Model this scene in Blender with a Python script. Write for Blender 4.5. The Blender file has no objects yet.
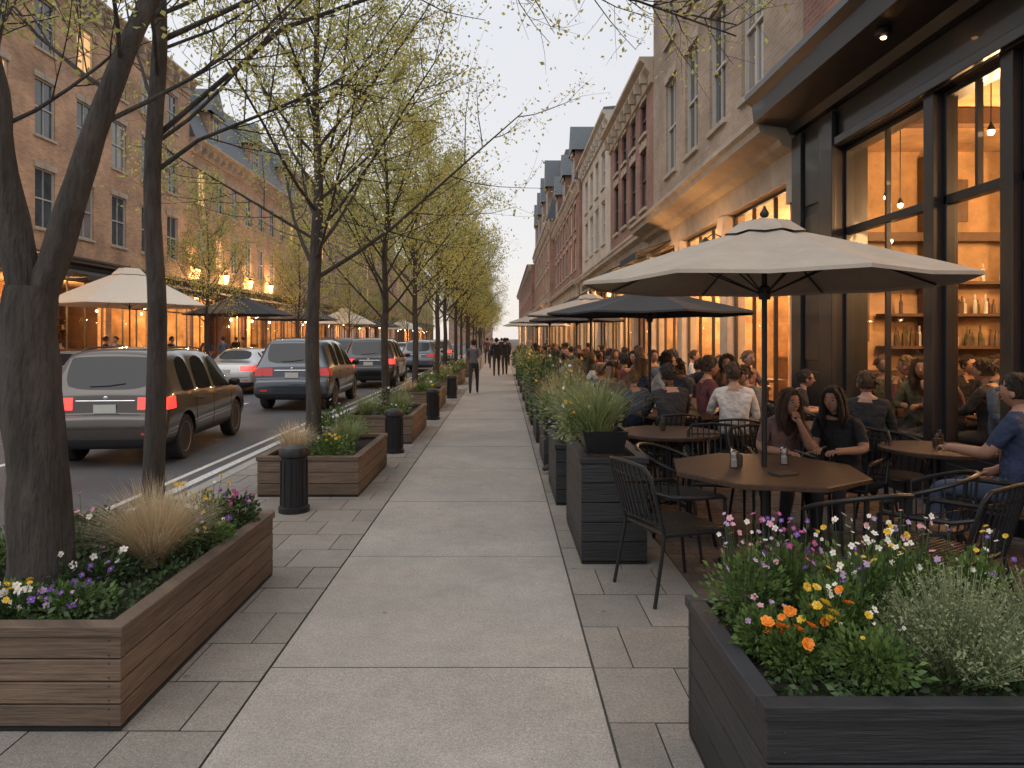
import bpy, bmesh, math, random
import numpy as np
from mathutils import Vector, Matrix
from mathutils.bvhtree import BVHTree
R=math.radians; PI=math.pi
sc=bpy.context.scene; col=sc.collection
rnd=random.Random(7)

# ------------------------------------------------ materials
def nt(name):
    m=bpy.data.materials.new(name); m.use_nodes=True
    n=m.node_tree.nodes; l=m.node_tree.links
    return m,n,l,n['Principled BSDF']
def math_(n,l,op,a,b=None):
    x=n.new('ShaderNodeMath'); x.operation=op
    for i,v in enumerate((a,b)):
        if v is None: continue
        if isinstance(v,(int,float)): x.inputs[i].default_value=v
        else: l.new(v,x.inputs[i])
    return x.outputs[0]
def M(name,c,rough=.6,metal=0,var=.15,ns=8,bump=0,bs=60,isl=0,stretch=None,emit=0,ecol=None,coat=0,diag=False,spec=.5,big=0,bd=.01):
    m,n,l,p=nt(name)
    tc=n.new('ShaderNodeTexCoord'); v=tc.outputs['Object']
    if diag:
        s=n.new('ShaderNodeSeparateXYZ'); l.new(v,s.inputs[0]); cb=n.new('ShaderNodeCombineXYZ')
        l.new(math_(n,l,'ADD',s.outputs[0],s.outputs[1]),cb.inputs[0]); l.new(s.outputs[2],cb.inputs[2]); v=cb.outputs[0]
    if stretch:
        mp=n.new('ShaderNodeMapping'); mp.inputs['Scale'].default_value=stretch; l.new(v,mp.inputs[0]); v=mp.outputs[0]
    no=n.new('ShaderNodeTexNoise'); no.inputs['Scale'].default_value=ns; no.inputs['Detail'].default_value=6; no.inputs['Roughness'].default_value=.65
    l.new(v,no.inputs['Vector'])
    def mr(sock,a,b,lo=.25,hi=.75):
        r=n.new('ShaderNodeMapRange'); r.inputs[1].default_value=lo; r.inputs[2].default_value=hi; r.inputs[3].default_value=a; r.inputs[4].default_value=b; l.new(sock,r.inputs[0]); return r.outputs[0]
    f=mr(no.outputs[0],1-var,1+var)
    if isl:
        g=n.new('ShaderNodeNewGeometry'); f=math_(n,l,'MULTIPLY',f,mr(g.outputs['Random Per Island'],1-isl,1+isl,0,1))
    if big:
        n3=n.new('ShaderNodeTexNoise'); n3.inputs['Scale'].default_value=.7; n3.inputs['Detail'].default_value=5; n3.inputs['Roughness'].default_value=.65; l.new(tc.outputs['Object'],n3.inputs['Vector'])
        f=math_(n,l,'MULTIPLY',f,mr(n3.outputs[0],1-big,1+big,.35,.65))
    vm=n.new('ShaderNodeVectorMath'); vm.operation='SCALE'; vm.inputs[0].default_value=c[:3]; l.new(f,vm.inputs['Scale'])
    l.new(vm.outputs[0],p.inputs['Base Color'])
    p.inputs['Roughness'].default_value=rough; p.inputs['Metallic'].default_value=metal; p.inputs['Coat Weight'].default_value=coat
    p.inputs['Specular IOR Level'].default_value=spec
    if bump:
        nb=n.new('ShaderNodeTexNoise'); nb.inputs['Scale'].default_value=bs; nb.inputs['Detail'].default_value=5; l.new(v,nb.inputs['Vector'])
        b=n.new('ShaderNodeBump'); b.inputs['Strength'].default_value=bump; b.inputs['Distance'].default_value=bd; l.new(nb.outputs[0],b.inputs['Height']); l.new(b.outputs[0],p.inputs['Normal'])
    if emit:
        p.inputs['Emission Color'].default_value=(*(ecol or c),1); p.inputs['Emission Strength'].default_value=emit
    return m
def brick(name,c1,c2,mo,bw=.22,rh=.075,ms=.008,var=.3):
    m,n,l,p=nt(name)
    g=n.new('ShaderNodeNewGeometry'); s=n.new('ShaderNodeSeparateXYZ'); l.new(g.outputs['Position'],s.inputs[0])
    cb=n.new('ShaderNodeCombineXYZ'); l.new(math_(n,l,'ADD',s.outputs[0],s.outputs[1]),cb.inputs[0]); l.new(s.outputs[2],cb.inputs[1])
    b=n.new('ShaderNodeTexBrick'); l.new(cb.outputs[0],b.inputs['Vector'])
    b.inputs['Color1'].default_value=(*c1,1); b.inputs['Color2'].default_value=(*c2,1); b.inputs['Mortar'].default_value=(*mo,1)
    b.inputs['Scale'].default_value=1; b.inputs['Mortar Size'].default_value=ms; b.inputs['Brick Width'].default_value=bw; b.inputs['Row Height'].default_value=rh; b.inputs['Bias'].default_value=-.1
    no=n.new('ShaderNodeTexNoise'); no.inputs['Scale'].default_value=.8; no.inputs['Detail'].default_value=7; l.new(g.outputs['Position'],no.inputs['Vector'])
    r=n.new('ShaderNodeMapRange'); r.inputs[1].default_value=.3; r.inputs[2].default_value=.7; r.inputs[3].default_value=1-var; r.inputs[4].default_value=1+var; l.new(no.outputs[0],r.inputs[0])
    vm=n.new('ShaderNodeVectorMath'); vm.operation='SCALE'; l.new(b.outputs[0],vm.inputs[0]); l.new(r.outputs[0],vm.inputs['Scale']); l.new(vm.outputs[0],p.inputs['Base Color'])
    bu=n.new('ShaderNodeBump'); bu.inputs['Strength'].default_value=.5; bu.inputs['Distance'].default_value=.006; bu.invert=True; l.new(b.outputs['Fac'],bu.inputs['Height']); l.new(bu.outputs[0],p.inputs['Normal'])
    p.inputs['Roughness'].default_value=.85
    return m
def leafmat(name,c,isl=.35,tr=.35):
    m=M(name,c,.5,var=.2,ns=3,isl=isl); n=m.node_tree.nodes; l=m.node_tree.links
    p=n['Principled BSDF']; t=n.new('ShaderNodeBsdfTranslucent'); mx=n.new('ShaderNodeMixShader'); mx.inputs[0].default_value=tr
    src=p.inputs['Base Color'].links[0].from_socket; l.new(src,t.inputs[0]); l.new(p.outputs[0],mx.inputs[1]); l.new(t.outputs[0],mx.inputs[2]); l.new(mx.outputs[0],n['Material Output'].inputs[0])
    return m
def glassmat(name,tint=(.95,.92,.88),rough=.02,base=.06,gain=.55,solid=None):
    m,n,l,p=nt(name)
    if solid:
        p.inputs['Base Color'].default_value=(*solid,1); p.inputs['Specular IOR Level'].default_value=0; p.inputs['Roughness'].default_value=.9; t=p
    else:
        n.remove(p); t=n.new('ShaderNodeBsdfTransparent'); t.inputs[0].default_value=(*tint,1)
    g=n.new('ShaderNodeBsdfGlossy'); g.inputs['Roughness'].default_value=rough
    ge=n.new('ShaderNodeNewGeometry'); d=n.new('ShaderNodeVectorMath'); d.operation='DOT_PRODUCT'; l.new(ge.outputs['Normal'],d.inputs[0]); l.new(ge.outputs['Incoming'],d.inputs[1])
    f=math_(n,l,'SUBTRACT',1.0,math_(n,l,'ABSOLUTE',d.outputs['Value'])); f=math_(n,l,'POWER',f,5.0); f=math_(n,l,'ADD',math_(n,l,'MULTIPLY',f,gain),base)
    mx=n.new('ShaderNodeMixShader')
    l.new(f,mx.inputs[0]); l.new(t.outputs[0],mx.inputs[1]); l.new(g.outputs[0],mx.inputs[2]); l.new(mx.outputs[0],n['Material Output'].inputs[0])
    return m
def emis(name,c,s): return M(name,c,.5,emit=s,ecol=c,var=0)
def concrete(name,c,isl,big=.08,blot=.90):
    m=M(name,c,.85,var=.09,ns=9,bump=.35,bs=140,isl=isl,big=big,spec=.3); n=m.node_tree.nodes; l=m.node_tree.links; p=n['Principled BSDF']
    src=p.inputs['Base Color'].links[0].from_socket
    tc=n.new('ShaderNodeTexCoord'); k=None
    for sc_,r0,r1,dk in ((2.2,.025,.05,.66),(5.1,.02,.04,.78)):
        vo=n.new('ShaderNodeTexVoronoi'); vo.inputs['Scale'].default_value=sc_; l.new(tc.outputs['Object'],vo.inputs['Vector'])
        r=n.new('ShaderNodeMapRange'); r.inputs[1].default_value=r0; r.inputs[2].default_value=r1; r.inputs[3].default_value=dk; r.inputs[4].default_value=1; l.new(vo.outputs['Distance'],r.inputs[0])
        k=r.outputs[0] if k is None else math_(n,l,'MULTIPLY',k,r.outputs[0])
    for s2,a,b,lo,hi in ((170,.70,1.26,.35,.65),(60,.86,1.12,.35,.65),(1.7,blot,1.03,.38,.6)):
        n2=n.new('ShaderNodeTexNoise'); n2.inputs['Scale'].default_value=s2; n2.inputs['Detail'].default_value=2 if s2>9 else 8; n2.inputs['Roughness'].default_value=.7; l.new(tc.outputs['Object'],n2.inputs['Vector'])
        r2=n.new('ShaderNodeMapRange'); r2.inputs[1].default_value=lo; r2.inputs[2].default_value=hi; r2.inputs[3].default_value=a; r2.inputs[4].default_value=b; l.new(n2.outputs[0],r2.inputs[0])
        k=math_(n,l,'MULTIPLY',k,r2.outputs[0])
    vm=n.new('ShaderNodeVectorMath'); vm.operation='SCALE'; l.new(src,vm.inputs[0]); l.new(k,vm.inputs['Scale']); l.new(vm.outputs[0],p.inputs['Base Color'])
    return m
MT=dict(
 conc=concrete('concrete',(.345,.315,.282),.045), paver=concrete('paver',(.255,.230,.203),.10), redpav=concrete('red_paver',(.135,.10,.082),.2),
 grout=M('grout',(.10,.09,.078),.95,var=.3), asphalt=M('asphalt',(.07,.07,.075),.7,var=.2,ns=90,bump=.5,bs=200,big=.25), paint=M('road_paint',(.55,.54,.51),.7,var=.45,ns=30),
 kerb=concrete('kerb_stone',(.33,.31,.28),.1), earth=M('earth',(.12,.11,.09),.95),
 wood=M('planter_wood',(.105,.070,.047),.7,var=.6,ns=2.2,isl=.3,stretch=(1.6,1,26),diag=True,bump=.6,bs=3,big=.2),
 dwood=M('dark_wood',(.019,.020,.023),.6,var=.5,ns=2.2,isl=.3,stretch=(1.6,1,26),diag=True,bump=.6,bs=3),
 soil=M('soil',(.028,.018,.012),.95,var=.5,ns=40,bump=1,bs=60,bd=.03),
 bark=M('bark',(.050,.041,.035),.92,var=.65,ns=14,stretch=(1,1,.22),bump=1,bs=26,bd=.04),
 leaf=leafmat('spring_leaf',(.46,.46,.15),.3,.5), leaf2=leafmat('green_leaf',(.11,.18,.045),.45,.3), leaf3=leafmat('dark_leaf',(.05,.09,.03),.45,.25), sage=leafmat('sage_leaf',(.25,.29,.15),.35,.3),
 straw=leafmat('straw_blade',(.58,.46,.29),.35,.3), gblade=leafmat('green_blade',(.24,.29,.12),.45,.3),
 black=M('black_metal',(.018,.018,.02),.42,.3,var=.2,ns=20), blackp=M('black_paint',(.015,.015,.017),.4,var=.25,ns=4,coat=.15), rubber=M('rubber',(.02,.02,.02),.85),
 chrome=M('chrome',(.6,.6,.62),.25,1), rim=M('alloy',(.38,.38,.4),.3,.9),
 cream=M('canopy_cream',(.40,.34,.28),.85,var=.12,ns=5,bump=.25,bs=30), charc=M('canopy_charcoal',(.025,.027,.033),.8,var=.15), white_c=M('canopy_white',(.62,.55,.46),.85,var=.06),
 tabwood=M('table_wood',(.050,.029,.019),.6,var=.5,ns=3,stretch=(2,22,1),bump=.25,bs=4,spec=.3),
 brick_r=brick('red_brick',(.26,.115,.08),(.18,.08,.055),(.25,.21,.18)), brick_b=brick('brown_brick',(.32,.19,.125),(.24,.13,.085),(.30,.25,.21)),
 brick_t=brick('tan_brick',(.33,.25,.185),(.26,.19,.135),(.33,.28,.24)), brick_l=brick('left_brick',(.46,.265,.15),(.32,.17,.095),(.38,.30,.23)),
 stone=M('stone_trim',(.40,.33,.26),.8,var=.2,ns=3,bump=.2,bs=40,big=.14), creamw=M('cream_wall',(.46,.41,.35),.8,var=.12,ns=3,big=.14), slate=M('slate',(.09,.105,.12),.6,var=.35,ns=6,stretch=(1,1,6)),
 wframe=M('window_frame_white',(.45,.42,.38),.6,var=.1), dframe=M('window_frame_dark',(.035,.028,.024),.5),
 pane=M('window_pane',(.05,.058,.065),.06,var=.6,ns=.8,spec=.9), pane2=M('window_pane_curtained',(.19,.17,.15),.1,var=.35,ns=1.2,spec=.9),
 panel=M('window_pane_lit',(.3,.18,.08),.2,emit=.9,ecol=(1,.5,.18),var=.4,ns=2),
 shopglass=glassmat('shop_glass'), cupglass=glassmat('cup_glass',(.85,.85,.85),.05,.08,.6), carglass=glassmat('car_glass',rough=.06,base=.045,gain=.25,solid=(.012,.014,.017)),
 inwall=M('interior_wall',(.46,.29,.15),.8,var=.5,ns=1.6,big=.3), infloor=M('interior_floor',(.12,.07,.04),.5,var=.3), shelf=M('shelf_wood',(.09,.045,.022),.6,var=.3),
 tail=M('tail_lens',(.30,.01,.012),.2,emit=.25,ecol=(1,.03,.02),var=.05,coat=1), brake=M('brake_lens',(.5,.02,.015),.2,emit=2.2,ecol=(1,.04,.03),var=.05,coat=1),
 plate=M('number_plate',(.5,.5,.46),.5,var=.1), bulb=emis('bulb',(1,.66,.34),45), bulb2=emis('lantern_glow',(1,.52,.18),14),
 salt=M('salt',(.5,.48,.45),.8),
 skin=M('skin',(.34,.19,.13),.6,var=.10,ns=20), lip=M('lips',(.28,.10,.08),.5), eye=M('eye',(.03,.02,.02),.2), denim=M('denim',(.05,.07,.12),.85,var=.2,ns=60), trous=M('trousers',(.022,.022,.026),.85), shoe=M('shoe',(.03,.025,.02),.6),
 hair=M('hair_dark',(.018,.011,.008),.6,var=.6,ns=30,stretch=(4,4,.6),bump=1,bs=40,bd=.03), hairb=M('hair_brown',(.055,.028,.015),.6,var=.6,ns=30,stretch=(4,4,.6),bump=1,bs=40,bd=.03), hairl=M('hair_blond',(.18,.11,.055),.6,var=.5,ns=30,stretch=(4,4,.6),bump=1,bs=40,bd=.03),
)
for k,c in dict(grey=(.10,.105,.12),black=(.016,.016,.02),white=(.52,.49,.47),navy=(.025,.038,.085),red=(.22,.04,.035),tan=(.22,.15,.10),blue=(.07,.11,.18),olive=(.08,.08,.045),rose=(.17,.10,.095),maroon=(.10,.027,.033)).items():
    MT['sh_'+k]=M('cloth_'+k,c,.9,var=.3,ns=12,bump=1,bs=9,bd=.05)
for k,c in dict(violet=(.14,.05,.34),lilac=(.42,.28,.50),white=(.75,.72,.66),yellow=(.75,.50,.04),orange=(.85,.26,.02),magenta=(.42,.05,.24),pink=(.6,.3,.38)).items():
    MT['fl_'+k]=leafmat('petal_'+k,c,.2,.2)
def carpaint(name,c): return M(name,c,.3,.55,var=.04,ns=3,coat=1)

# ------------------------------------------------ mesh builder
class MB:
    def __init__(s): s.v=[];s.f=[];s.m=[]
    def add(s,vs,fs,mi=0):
        o=len(s.v); s.v+=[tuple(a) for a in vs]; s.f+=[tuple(i+o for i in f) for f in fs]; s.m+=[mi]*len(fs)
    def box(s,x0,x1,y0,y1,z0,z1,mi=0):
        x0,x1=sorted((x0,x1));y0,y1=sorted((y0,y1));z0,z1=sorted((z0,z1))
        s.add([(x,y,z) for z in(z0,z1) for y in(y0,y1) for x in(x0,x1)],[(0,2,3,1),(4,5,7,6),(0,1,5,4),(2,6,7,3),(0,4,6,2),(1,3,7,5)],mi); return s
    def quad(s,a,b,c,d,mi=0): s.add([a,b,c,d],[(0,1,2,3)],mi); return s
    def tube(s,pts,rs,n=8,mi=0,cap=True,jit=0):
        pts=[Vector(p) for p in pts]
        if isinstance(rs,(int,float)): rs=[rs]*len(pts)
        o=[];up=None
        for i,p in enumerate(pts):
            d=(pts[min(i+1,len(pts)-1)]-pts[max(i-1,0)]).normalized()
            if up is None: up=d.orthogonal().normalized()
            else:
                up=up-d*up.dot(d); up=up.normalized() if up.length>1e-6 else d.orthogonal().normalized()
            w=d.cross(up)
            for k in range(n):
                a=2*PI*k/n; rr=rs[i]*(1+jit*(math.sin(a*3+i*.35)+.6*math.sin(a*5-i*.5)+.5*math.sin(i*1.7+a)))
                o.append(p+(up*math.cos(a)+w*math.sin(a))*rr)
        fs=[(i*n+k,i*n+(k+1)%n,(i+1)*n+(k+1)%n,(i+1)*n+k) for i in range(len(pts)-1) for k in range(n)]
        if cap: fs+=[tuple(range(n-1,-1,-1)),tuple((len(pts)-1)*n+k for k in range(n))]
        s.add(o,fs,mi); return s
    def lathe(s,prof,c=(0,0,0),n=20,mi=0,axis='z'):
        vs=[]
        for r,z in prof:
            for k in range(n):
                a=2*PI*k/n; q=(r*math.cos(a),r*math.sin(a),z)
                if axis=='x': q=(z,q[0],q[1])
                vs.append((q[0]+c[0],q[1]+c[1],q[2]+c[2]))
        fs=[(i*n+k,i*n+(k+1)%n,(i+1)*n+(k+1)%n,(i+1)*n+k) for i in range(len(prof)-1) for k in range(n)]
        fs+=[tuple(range(n-1,-1,-1)),tuple((len(prof)-1)*n+k for k in range(n))]
        s.add(vs,fs,mi); return s
    def ball(s,c,r,n=10,mi=0,fn=None):
        if isinstance(r,(int,float)): r=(r,r,r)
        vs=[];m=max(5,n*2//3)
        for i in range(m+1):
            t=PI*i/m
            for k in range(n):
                a=2*PI*k/n; u=(math.sin(t)*math.cos(a),math.sin(t)*math.sin(a),math.cos(t))
                q=(u[0]*r[0],u[1]*r[1],u[2]*r[2])
                if fn: q=fn(u,q)
                vs.append((c[0]+q[0],c[1]+q[1],c[2]+q[2]))
        fs=[(i*n+k,(i+1)*n+k,(i+1)*n+(k+1)%n,i*n+(k+1)%n) for i in range(m) for k in range(n)]
        s.add(vs,fs,mi); return s
    def prism(s,prof,y0,y1,mi=0):
        n=len(prof); s.add([(x,y0,z) for x,z in prof]+[(x,y1,z) for x,z in prof],[(i,(i+1)%n,n+(i+1)%n,n+i) for i in range(n)]+[tuple(range(n-1,-1,-1)),tuple(range(n,2*n))],mi); return s
    def mesh(s,name,mats,smooth=False,org=(0,0,0),ang=38):
        me=bpy.data.meshes.new(name); ox,oy,oz=org
        me.from_pydata([(a-ox,b-oy,c-oz) for a,b,c in s.v],[],s.f)
        if not isinstance(mats,(list,tuple)): mats=[mats]
        for m in mats: me.materials.append(m)
        if len(mats)>1: me.polygons.foreach_set('material_index',s.m)
        if smooth:
            me.polygons.foreach_set('use_smooth',[True]*len(me.polygons))
            try: me.set_sharp_from_angle(angle=R(ang))
            except Exception: pass
        return me
    def build(s,name,mats,parent=None,smooth=False,world=False,bevel=0,org=None,ang=38):
        if org is None: org=tuple(parent.location) if (world and parent) else (0,0,0)
        me=s.mesh(name,mats,smooth,org,ang); o=ob(name,me,parent)
        if bevel:
            b=o.modifiers.new('b','BEVEL'); b.width=bevel; b.segments=2; b.limit_method='ANGLE'
        return o
def ob(name,me,parent=None,loc=(0,0,0),rz=0,sc_=None):
    o=bpy.data.objects.new(name,me); col.objects.link(o); o.location=loc; o.rotation_euler=(0,0,rz)
    if sc_: o.scale=(sc_,)*3 if isinstance(sc_,(int,float)) else sc_
    if parent: o.parent=parent
    return o
def T(name,label,cat,loc=(0,0,0),rz=0,group=None,s=1):
    o=ob(name,None,None,loc,rz,s); o.empty_display_size=.1; return tag(o,label,cat,group)
def tag(o,label,cat,group=None,kind=None):
    if label: o['label']=label
    if cat: o['category']=cat
    if group:o['group']=group
    if kind:o['kind']=kind
    return o
def struct(o): o['kind']='structure'; return o
def dup(src,label,loc,rz=0,s=1,group=None):
    ch_={}
    def rec(o):
        ch_[o.name]=[x for x in o.children]
        for x in o.children: rec(x)
    rec(src)
    def cp(o,par):
        c=o.copy(); col.objects.link(c)
        if par: c.parent=par
        for ch in ch_[o.name]: cp(ch,c)
        return c
    r=cp(src,None)
    r.location=loc; r.rotation_euler=(0,0,rz); r.scale=(s,s,s); r['label']=label
    if group: r['group']=group
    return r
def npmesh(name,V,Q,mat):
    me=bpy.data.meshes.new(name); V=np.asarray(V,dtype=np.float32); Q=np.asarray(Q,dtype=np.int32)
    me.vertices.add(len(V)); me.vertices.foreach_set('co',V.ravel()); me.loops.add(Q.size); me.loops.foreach_set('vertex_index',Q.ravel())
    me.polygons.add(len(Q)); me.polygons.foreach_set('loop_start',np.arange(0,Q.size,4,dtype=np.int32)); 
    me.update(calc_edges=True); me.validate(); me.materials.append(mat); return me
def leaves(P,size,seed=0,up=.2,wid=.32):
    g=np.random.default_rng(seed); P=np.asarray(P,dtype=np.float64); N=len(P)
    d=g.normal(size=(N,3)); d[:,2]+=up; d/=np.linalg.norm(d,axis=1)[:,None]
    q=g.normal(size=(N,3)); u=np.cross(d,q); u/=np.linalg.norm(u,axis=1)[:,None]+1e-9; w=np.cross(d,u)
    s=(size*g.uniform(.6,1.25,N))[:,None]
    V=np.stack([P,P+d*.5*s+u*wid*s+w*.08*s,P+d*s-w*.1*s,P+d*.5*s-u*wid*s+w*.08*s],1).reshape(-1,3)
    return V,np.arange(4*N).reshape(-1,4)
ORD=['first','second','third','fourth','fifth','sixth','seventh','eighth','ninth','tenth','eleventh','twelfth','thirteenth','fourteenth','fifteenth','sixteenth','seventeenth','eighteenth','nineteenth','twentieth','twenty-first','twenty-second','twenty-third','twenty-fourth','twenty-fifth']

# ------------------------------------------------ ground
struct(MB().quad((-400,-60,-.14),(400,-60,-.14),(400,900,-.14),(-400,900,-.14)).build('ground',MT['earth']))
struct(MB().quad((-11.5,-10,-.12),(-3.3,-10,-.12),(-3.3,400,-.12),(-11.5,400,-.12)).build('road',MT['asphalt']))
mk=MB(); mk.box(-3.86,-3.74,-5,200,-.1195,-.114)
y=2
while y<150: mk.box(-7.0,-6.88,y,y+3,-.1195,-.114); y+=7
mk.box(-4.12,-4.04,-5,200,-.1195,-.114)
struct(mk.build('road_markings',MT['paint']))
k=MB(); y=-3
while y<60: k.box(-3.42,-3.26,y+.004,y+1.2,-.139,.004); y+=1.204
k.box(-3.42,-3.26,y,380,-.139,.004)
struct(k.build('kerb',MT['kerb'],bevel=.015))
struct(MB().box(-3.255,30,-10,380,-.135,-.014).build('sidewalk_base',MT['grout']))
struct(MB().box(-17.5,-11.5,-10,380,-.135,.0).build('far_sidewalk',MT['paver']))
def paving(name,x0,x1,y0,y1,dx,dy,mat,z=0,stag=.5,gap=.008,tail=None,e=.004):
    m=MB(); y=y0;r=0
    while y<y1-.01:
        x=x0-(stag*dx if r%2 else 0); ye=min(y+dy,y1)
        while x<x1-.005:
            a=max(x,x0);b=min(x+dx,x1)
            if b-a>.03:
                h=z+rnd.uniform(-.0015,.0015); t=rnd.uniform(-.001,.001); g=gap/2
                v=[(a+g,y+g,h-.013),(b-g,y+g,h-.013),(b-g,ye-g,h-.013),(a+g,ye-g,h-.013),(a+g+e,y+g+e,h+t),(b-g-e,y+g+e,h+t),(b-g-e,ye-g-e,h-t),(a+g+e,ye-g-e,h-t)]
                m.add(v,[(4,5,6,7)]); o=len(m.v)-8; m.f+=[tuple(o+q for q in f) for f in ((0,1,5,4),(1,2,6,5),(2,3,7,6),(3,0,4,7))]; m.m+=[1]*4
            x+=dx
        y=ye;r+=1
    if tail: m.quad((x0,y1,z-.002),(x1,y1,z-.002),(x1,tail,z-.002),(x0,tail,z-.002))
    return struct(m.build(name,[mat,MT['grout']]))
paving('sidewalk',-1.165,.45,-.065,80,1.615,1.785,MT['conc'],stag=0,gap=.006,tail=380,e=.003)
paving('sidewalk_pavers',-3.25,-1.168,0,46,.42,.42,MT['paver'],tail=380,gap=.003,e=.002)
paving('terrace_edge_pavers',.453,1.25,0,46,.4,.5,MT['paver'],tail=380,stag=.5,gap=.003,e=.002)
paving('terrace_pavers',1.253,4.28,0,24,.21,.105,MT['redpav'],gap=.003,tail=380,e=.0015)

# ------------------------------------------------ trees
def frame_rot(d,ang,az):
    d=d.normalized(); o=d.orthogonal().normalized(); o.rotate(Matrix.Rotation(az,3,d)); return (d*math.cos(ang)+o*math.sin(ang)).normalized()
def gen_tree(seed,leaders,ns,nt_,lpt,sides=5,zmin=1.9,extra=[],el0=36,rk=1.0,jit=.05,jl=.065):
    g=random.Random(seed); mb=MB(); P=[]
    def path(p,d,L,n,curve,wob):
        pts=[p.copy()]; d=d.normalized()
        for i in range(n):
            d=(d+Vector((g.uniform(-wob,wob),g.uniform(-wob,wob),curve+g.uniform(-wob,wob)*.6))).normalized(); p=p+d*L/n; pts.append(p.copy())
        return pts
    def at(pts,t):
        x=t*(len(pts)-1); i=min(int(x),len(pts)-2); return pts[i].lerp(pts[i+1],x-i),(pts[i+1]-pts[i]).normalized()
    def sub(pts,rb,L,lo=.2):
        for j in range(ns):
            s=lo+(1-lo)*(j+g.random()*.8)/ns; p,d=at(pts,min(s,.99)); l2=L*.42*(1.2-s*.7)*g.uniform(.7,1.3)
            p2=path(p,frame_rot(d,R(g.uniform(28,62)),g.uniform(0,6.28)),l2,4,.08,.14); mb.tube(p2,[rb*.28*(1-.8*i/4)+.0018 for i in range(5)],3,cap=False)
            for k_ in range(nt_):
                s2=.1+.9*(k_+g.random())/nt_; q,dd=at(p2,min(s2,.99)); l3=l2*.48*g.uniform(.6,1.3)
                p3=path(q,frame_rot(dd,R(g.uniform(25,65)),g.uniform(0,6.28)),l3,2,.08,.22); mb.tube(p3,[.0024,.0018,.001],3,cap=False)
                for a in range(lpt):
                    q2,_=at(p3,g.random()**.7*.999); P.append((q2.x+g.gauss(0,jl),q2.y+g.gauss(0,jl),q2.z+g.gauss(0,jl)))
    for pts,rs,L0,nl in leaders:
        pts=[Vector(p) for p in pts]; fine=[];fr=[]
        for i in range(len(pts)-1):
            for q in range(4):
                t=q/4; a=pts[max(i-1,0)];b=pts[i];c=pts[i+1];d=pts[min(i+2,len(pts)-1)]
                fine.append(.5*((2*b)+(c-a)*t+(2*a-5*b+4*c-d)*t*t+(3*b-a-3*c+d)*t**3)); fr.append((rs[i]*(1-t)+rs[i+1]*t)*g.uniform(.97,1.04))
        fine.append(pts[-1]);fr.append(rs[-1]); mb.tube(fine,fr,18,jit=jit)
        if nl==0: continue
        zs=max(zmin,pts[0].z+.3)
        cand=[i for i,p in enumerate(fine) if p.z>zs]
        if not cand: continue
        t0=cand[0]/(len(fine)-1)
        for i in range(nl):
            t=t0+(1-t0)*(i+.3*g.random())/nl; p,d=at(fine,min(t,.995)); u=(t-t0)/(1-t0)
            az=i*2.4+g.uniform(-.4,.4); el=R(el0+22*u+g.uniform(-10,8)); dr=Vector((math.cos(az)*math.cos(el),math.sin(az)*math.cos(el),math.sin(el)))
            L=L0*(1-.50*u)*g.uniform(.75,1.2); ri=fr[min(int(t*(len(fine)-1)),len(fr)-1)]; rb=min(ri*.42,(.005+.0075*L)*rk)
            pp=path(p,dr,L,6,.06,.10); mb.tube(pp,[rb*(1-.8*k_/6)+.002 for k_ in range(7)],sides,cap=False); sub(pp,rb,L)
    for pts,r in extra:
        pts=[Vector(p) for p in pts]; mb.tube(pts,[r*(1-.8*k_/(len(pts)-1))+.003 for k_ in range(len(pts))],sides,cap=False)
        sub(pts,r,2.4,.3); sub(pts,r,2.2,.45)
    return mb,P
def tree(label,loc,mb,P,lsize,seed,group=None):
    t=T('street_tree',label,'tree',loc,0,group)
    me=mb.mesh('trunk',MT['bark'],True,ang=80); V,Q=leaves(P,lsize,seed); lm=npmesh('crown',V,Q,MT['leaf'])
    ob('trunk',me,t); ob('crown',lm,t); return t
def L(px,py,Y): return ((px-503)*Y/700, Y, 1.65+(338-py)*Y/700)
bx,by=-2.33,3.54
def loc_(p,b): return (p[0]-b[0],p[1]-b[1],p[2]-b[2])
b1=(bx,by,.36)
tr=[(0,0,-.05),(-.01,0,.15),(-.03,0,.6),(-.06,0,1.15),(-.05,0,1.55)]
lb=[(-.05,0,1.4)]+[loc_(p,b1) for p in (L(52,265,3.54),L(78,180,3.56),L(110,92,3.6),L(150,0,3.7))]+[(.75,.35,3.9),(1.0,.6,5.0)]
la=[(-.06,0,1.4)]+[loc_(p,b1) for p in (L(16,240,3.5),L(-2,150,3.45),L(-10,60,3.4))]+[(-.5,-.3,3.6),(-.7,-.5,4.8)]
mb,P=gen_tree(1,[(tr,[.19,.148,.138,.135,.115],0,0),(lb,[.08,.073,.064,.055,.045,.032,.012],1.8,9),(la,[.085,.075,.065,.05,.04,.015],1.4,6)],7,5,7,zmin=2.3,rk=.7,jl=.05)
tree('large forked tree with thick dark trunk in the nearest wooden planter',b1,mb,P,.040,1)
b2=(-2.27,4.55,.36)
ld=[(0,0,-.05),(.0,0,.5),(.02,0,1.4),(-.01,0,2.3),(.03,.02,3.2),(.02,.05,4.2),(.1,.1,5.6)]
ex=[([loc_(p,b2) for p in ((-2.25,4.57,2.75),(-2.0,4.6,2.95),(-1.5,4.7,3.2),(-1.1,4.75,3.4))],.014),
    ([loc_(p,b2) for p in ((-2.25,4.6,3.0),(-1.5,4.75,3.75),(-.6,4.9,4.15),(.2,5.0,4.25),(1.0,5.1,4.1),(1.7,5.1,3.85))],.016),
    ([loc_(p,b2) for p in ((-2.25,4.6,3.6),(-1.3,5.0,4.3),(-.3,5.3,4.6),(.5,5.5,4.5),(1.2,5.6,4.3),(1.9,5.7,4.2))],.016)]
mb,P=gen_tree(2,[(ld,[.080,.064,.057,.052,.045,.033,.01],1.7,12)],7,5,7,zmin=2.3,extra=ex,rk=.7,jl=.05)
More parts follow.
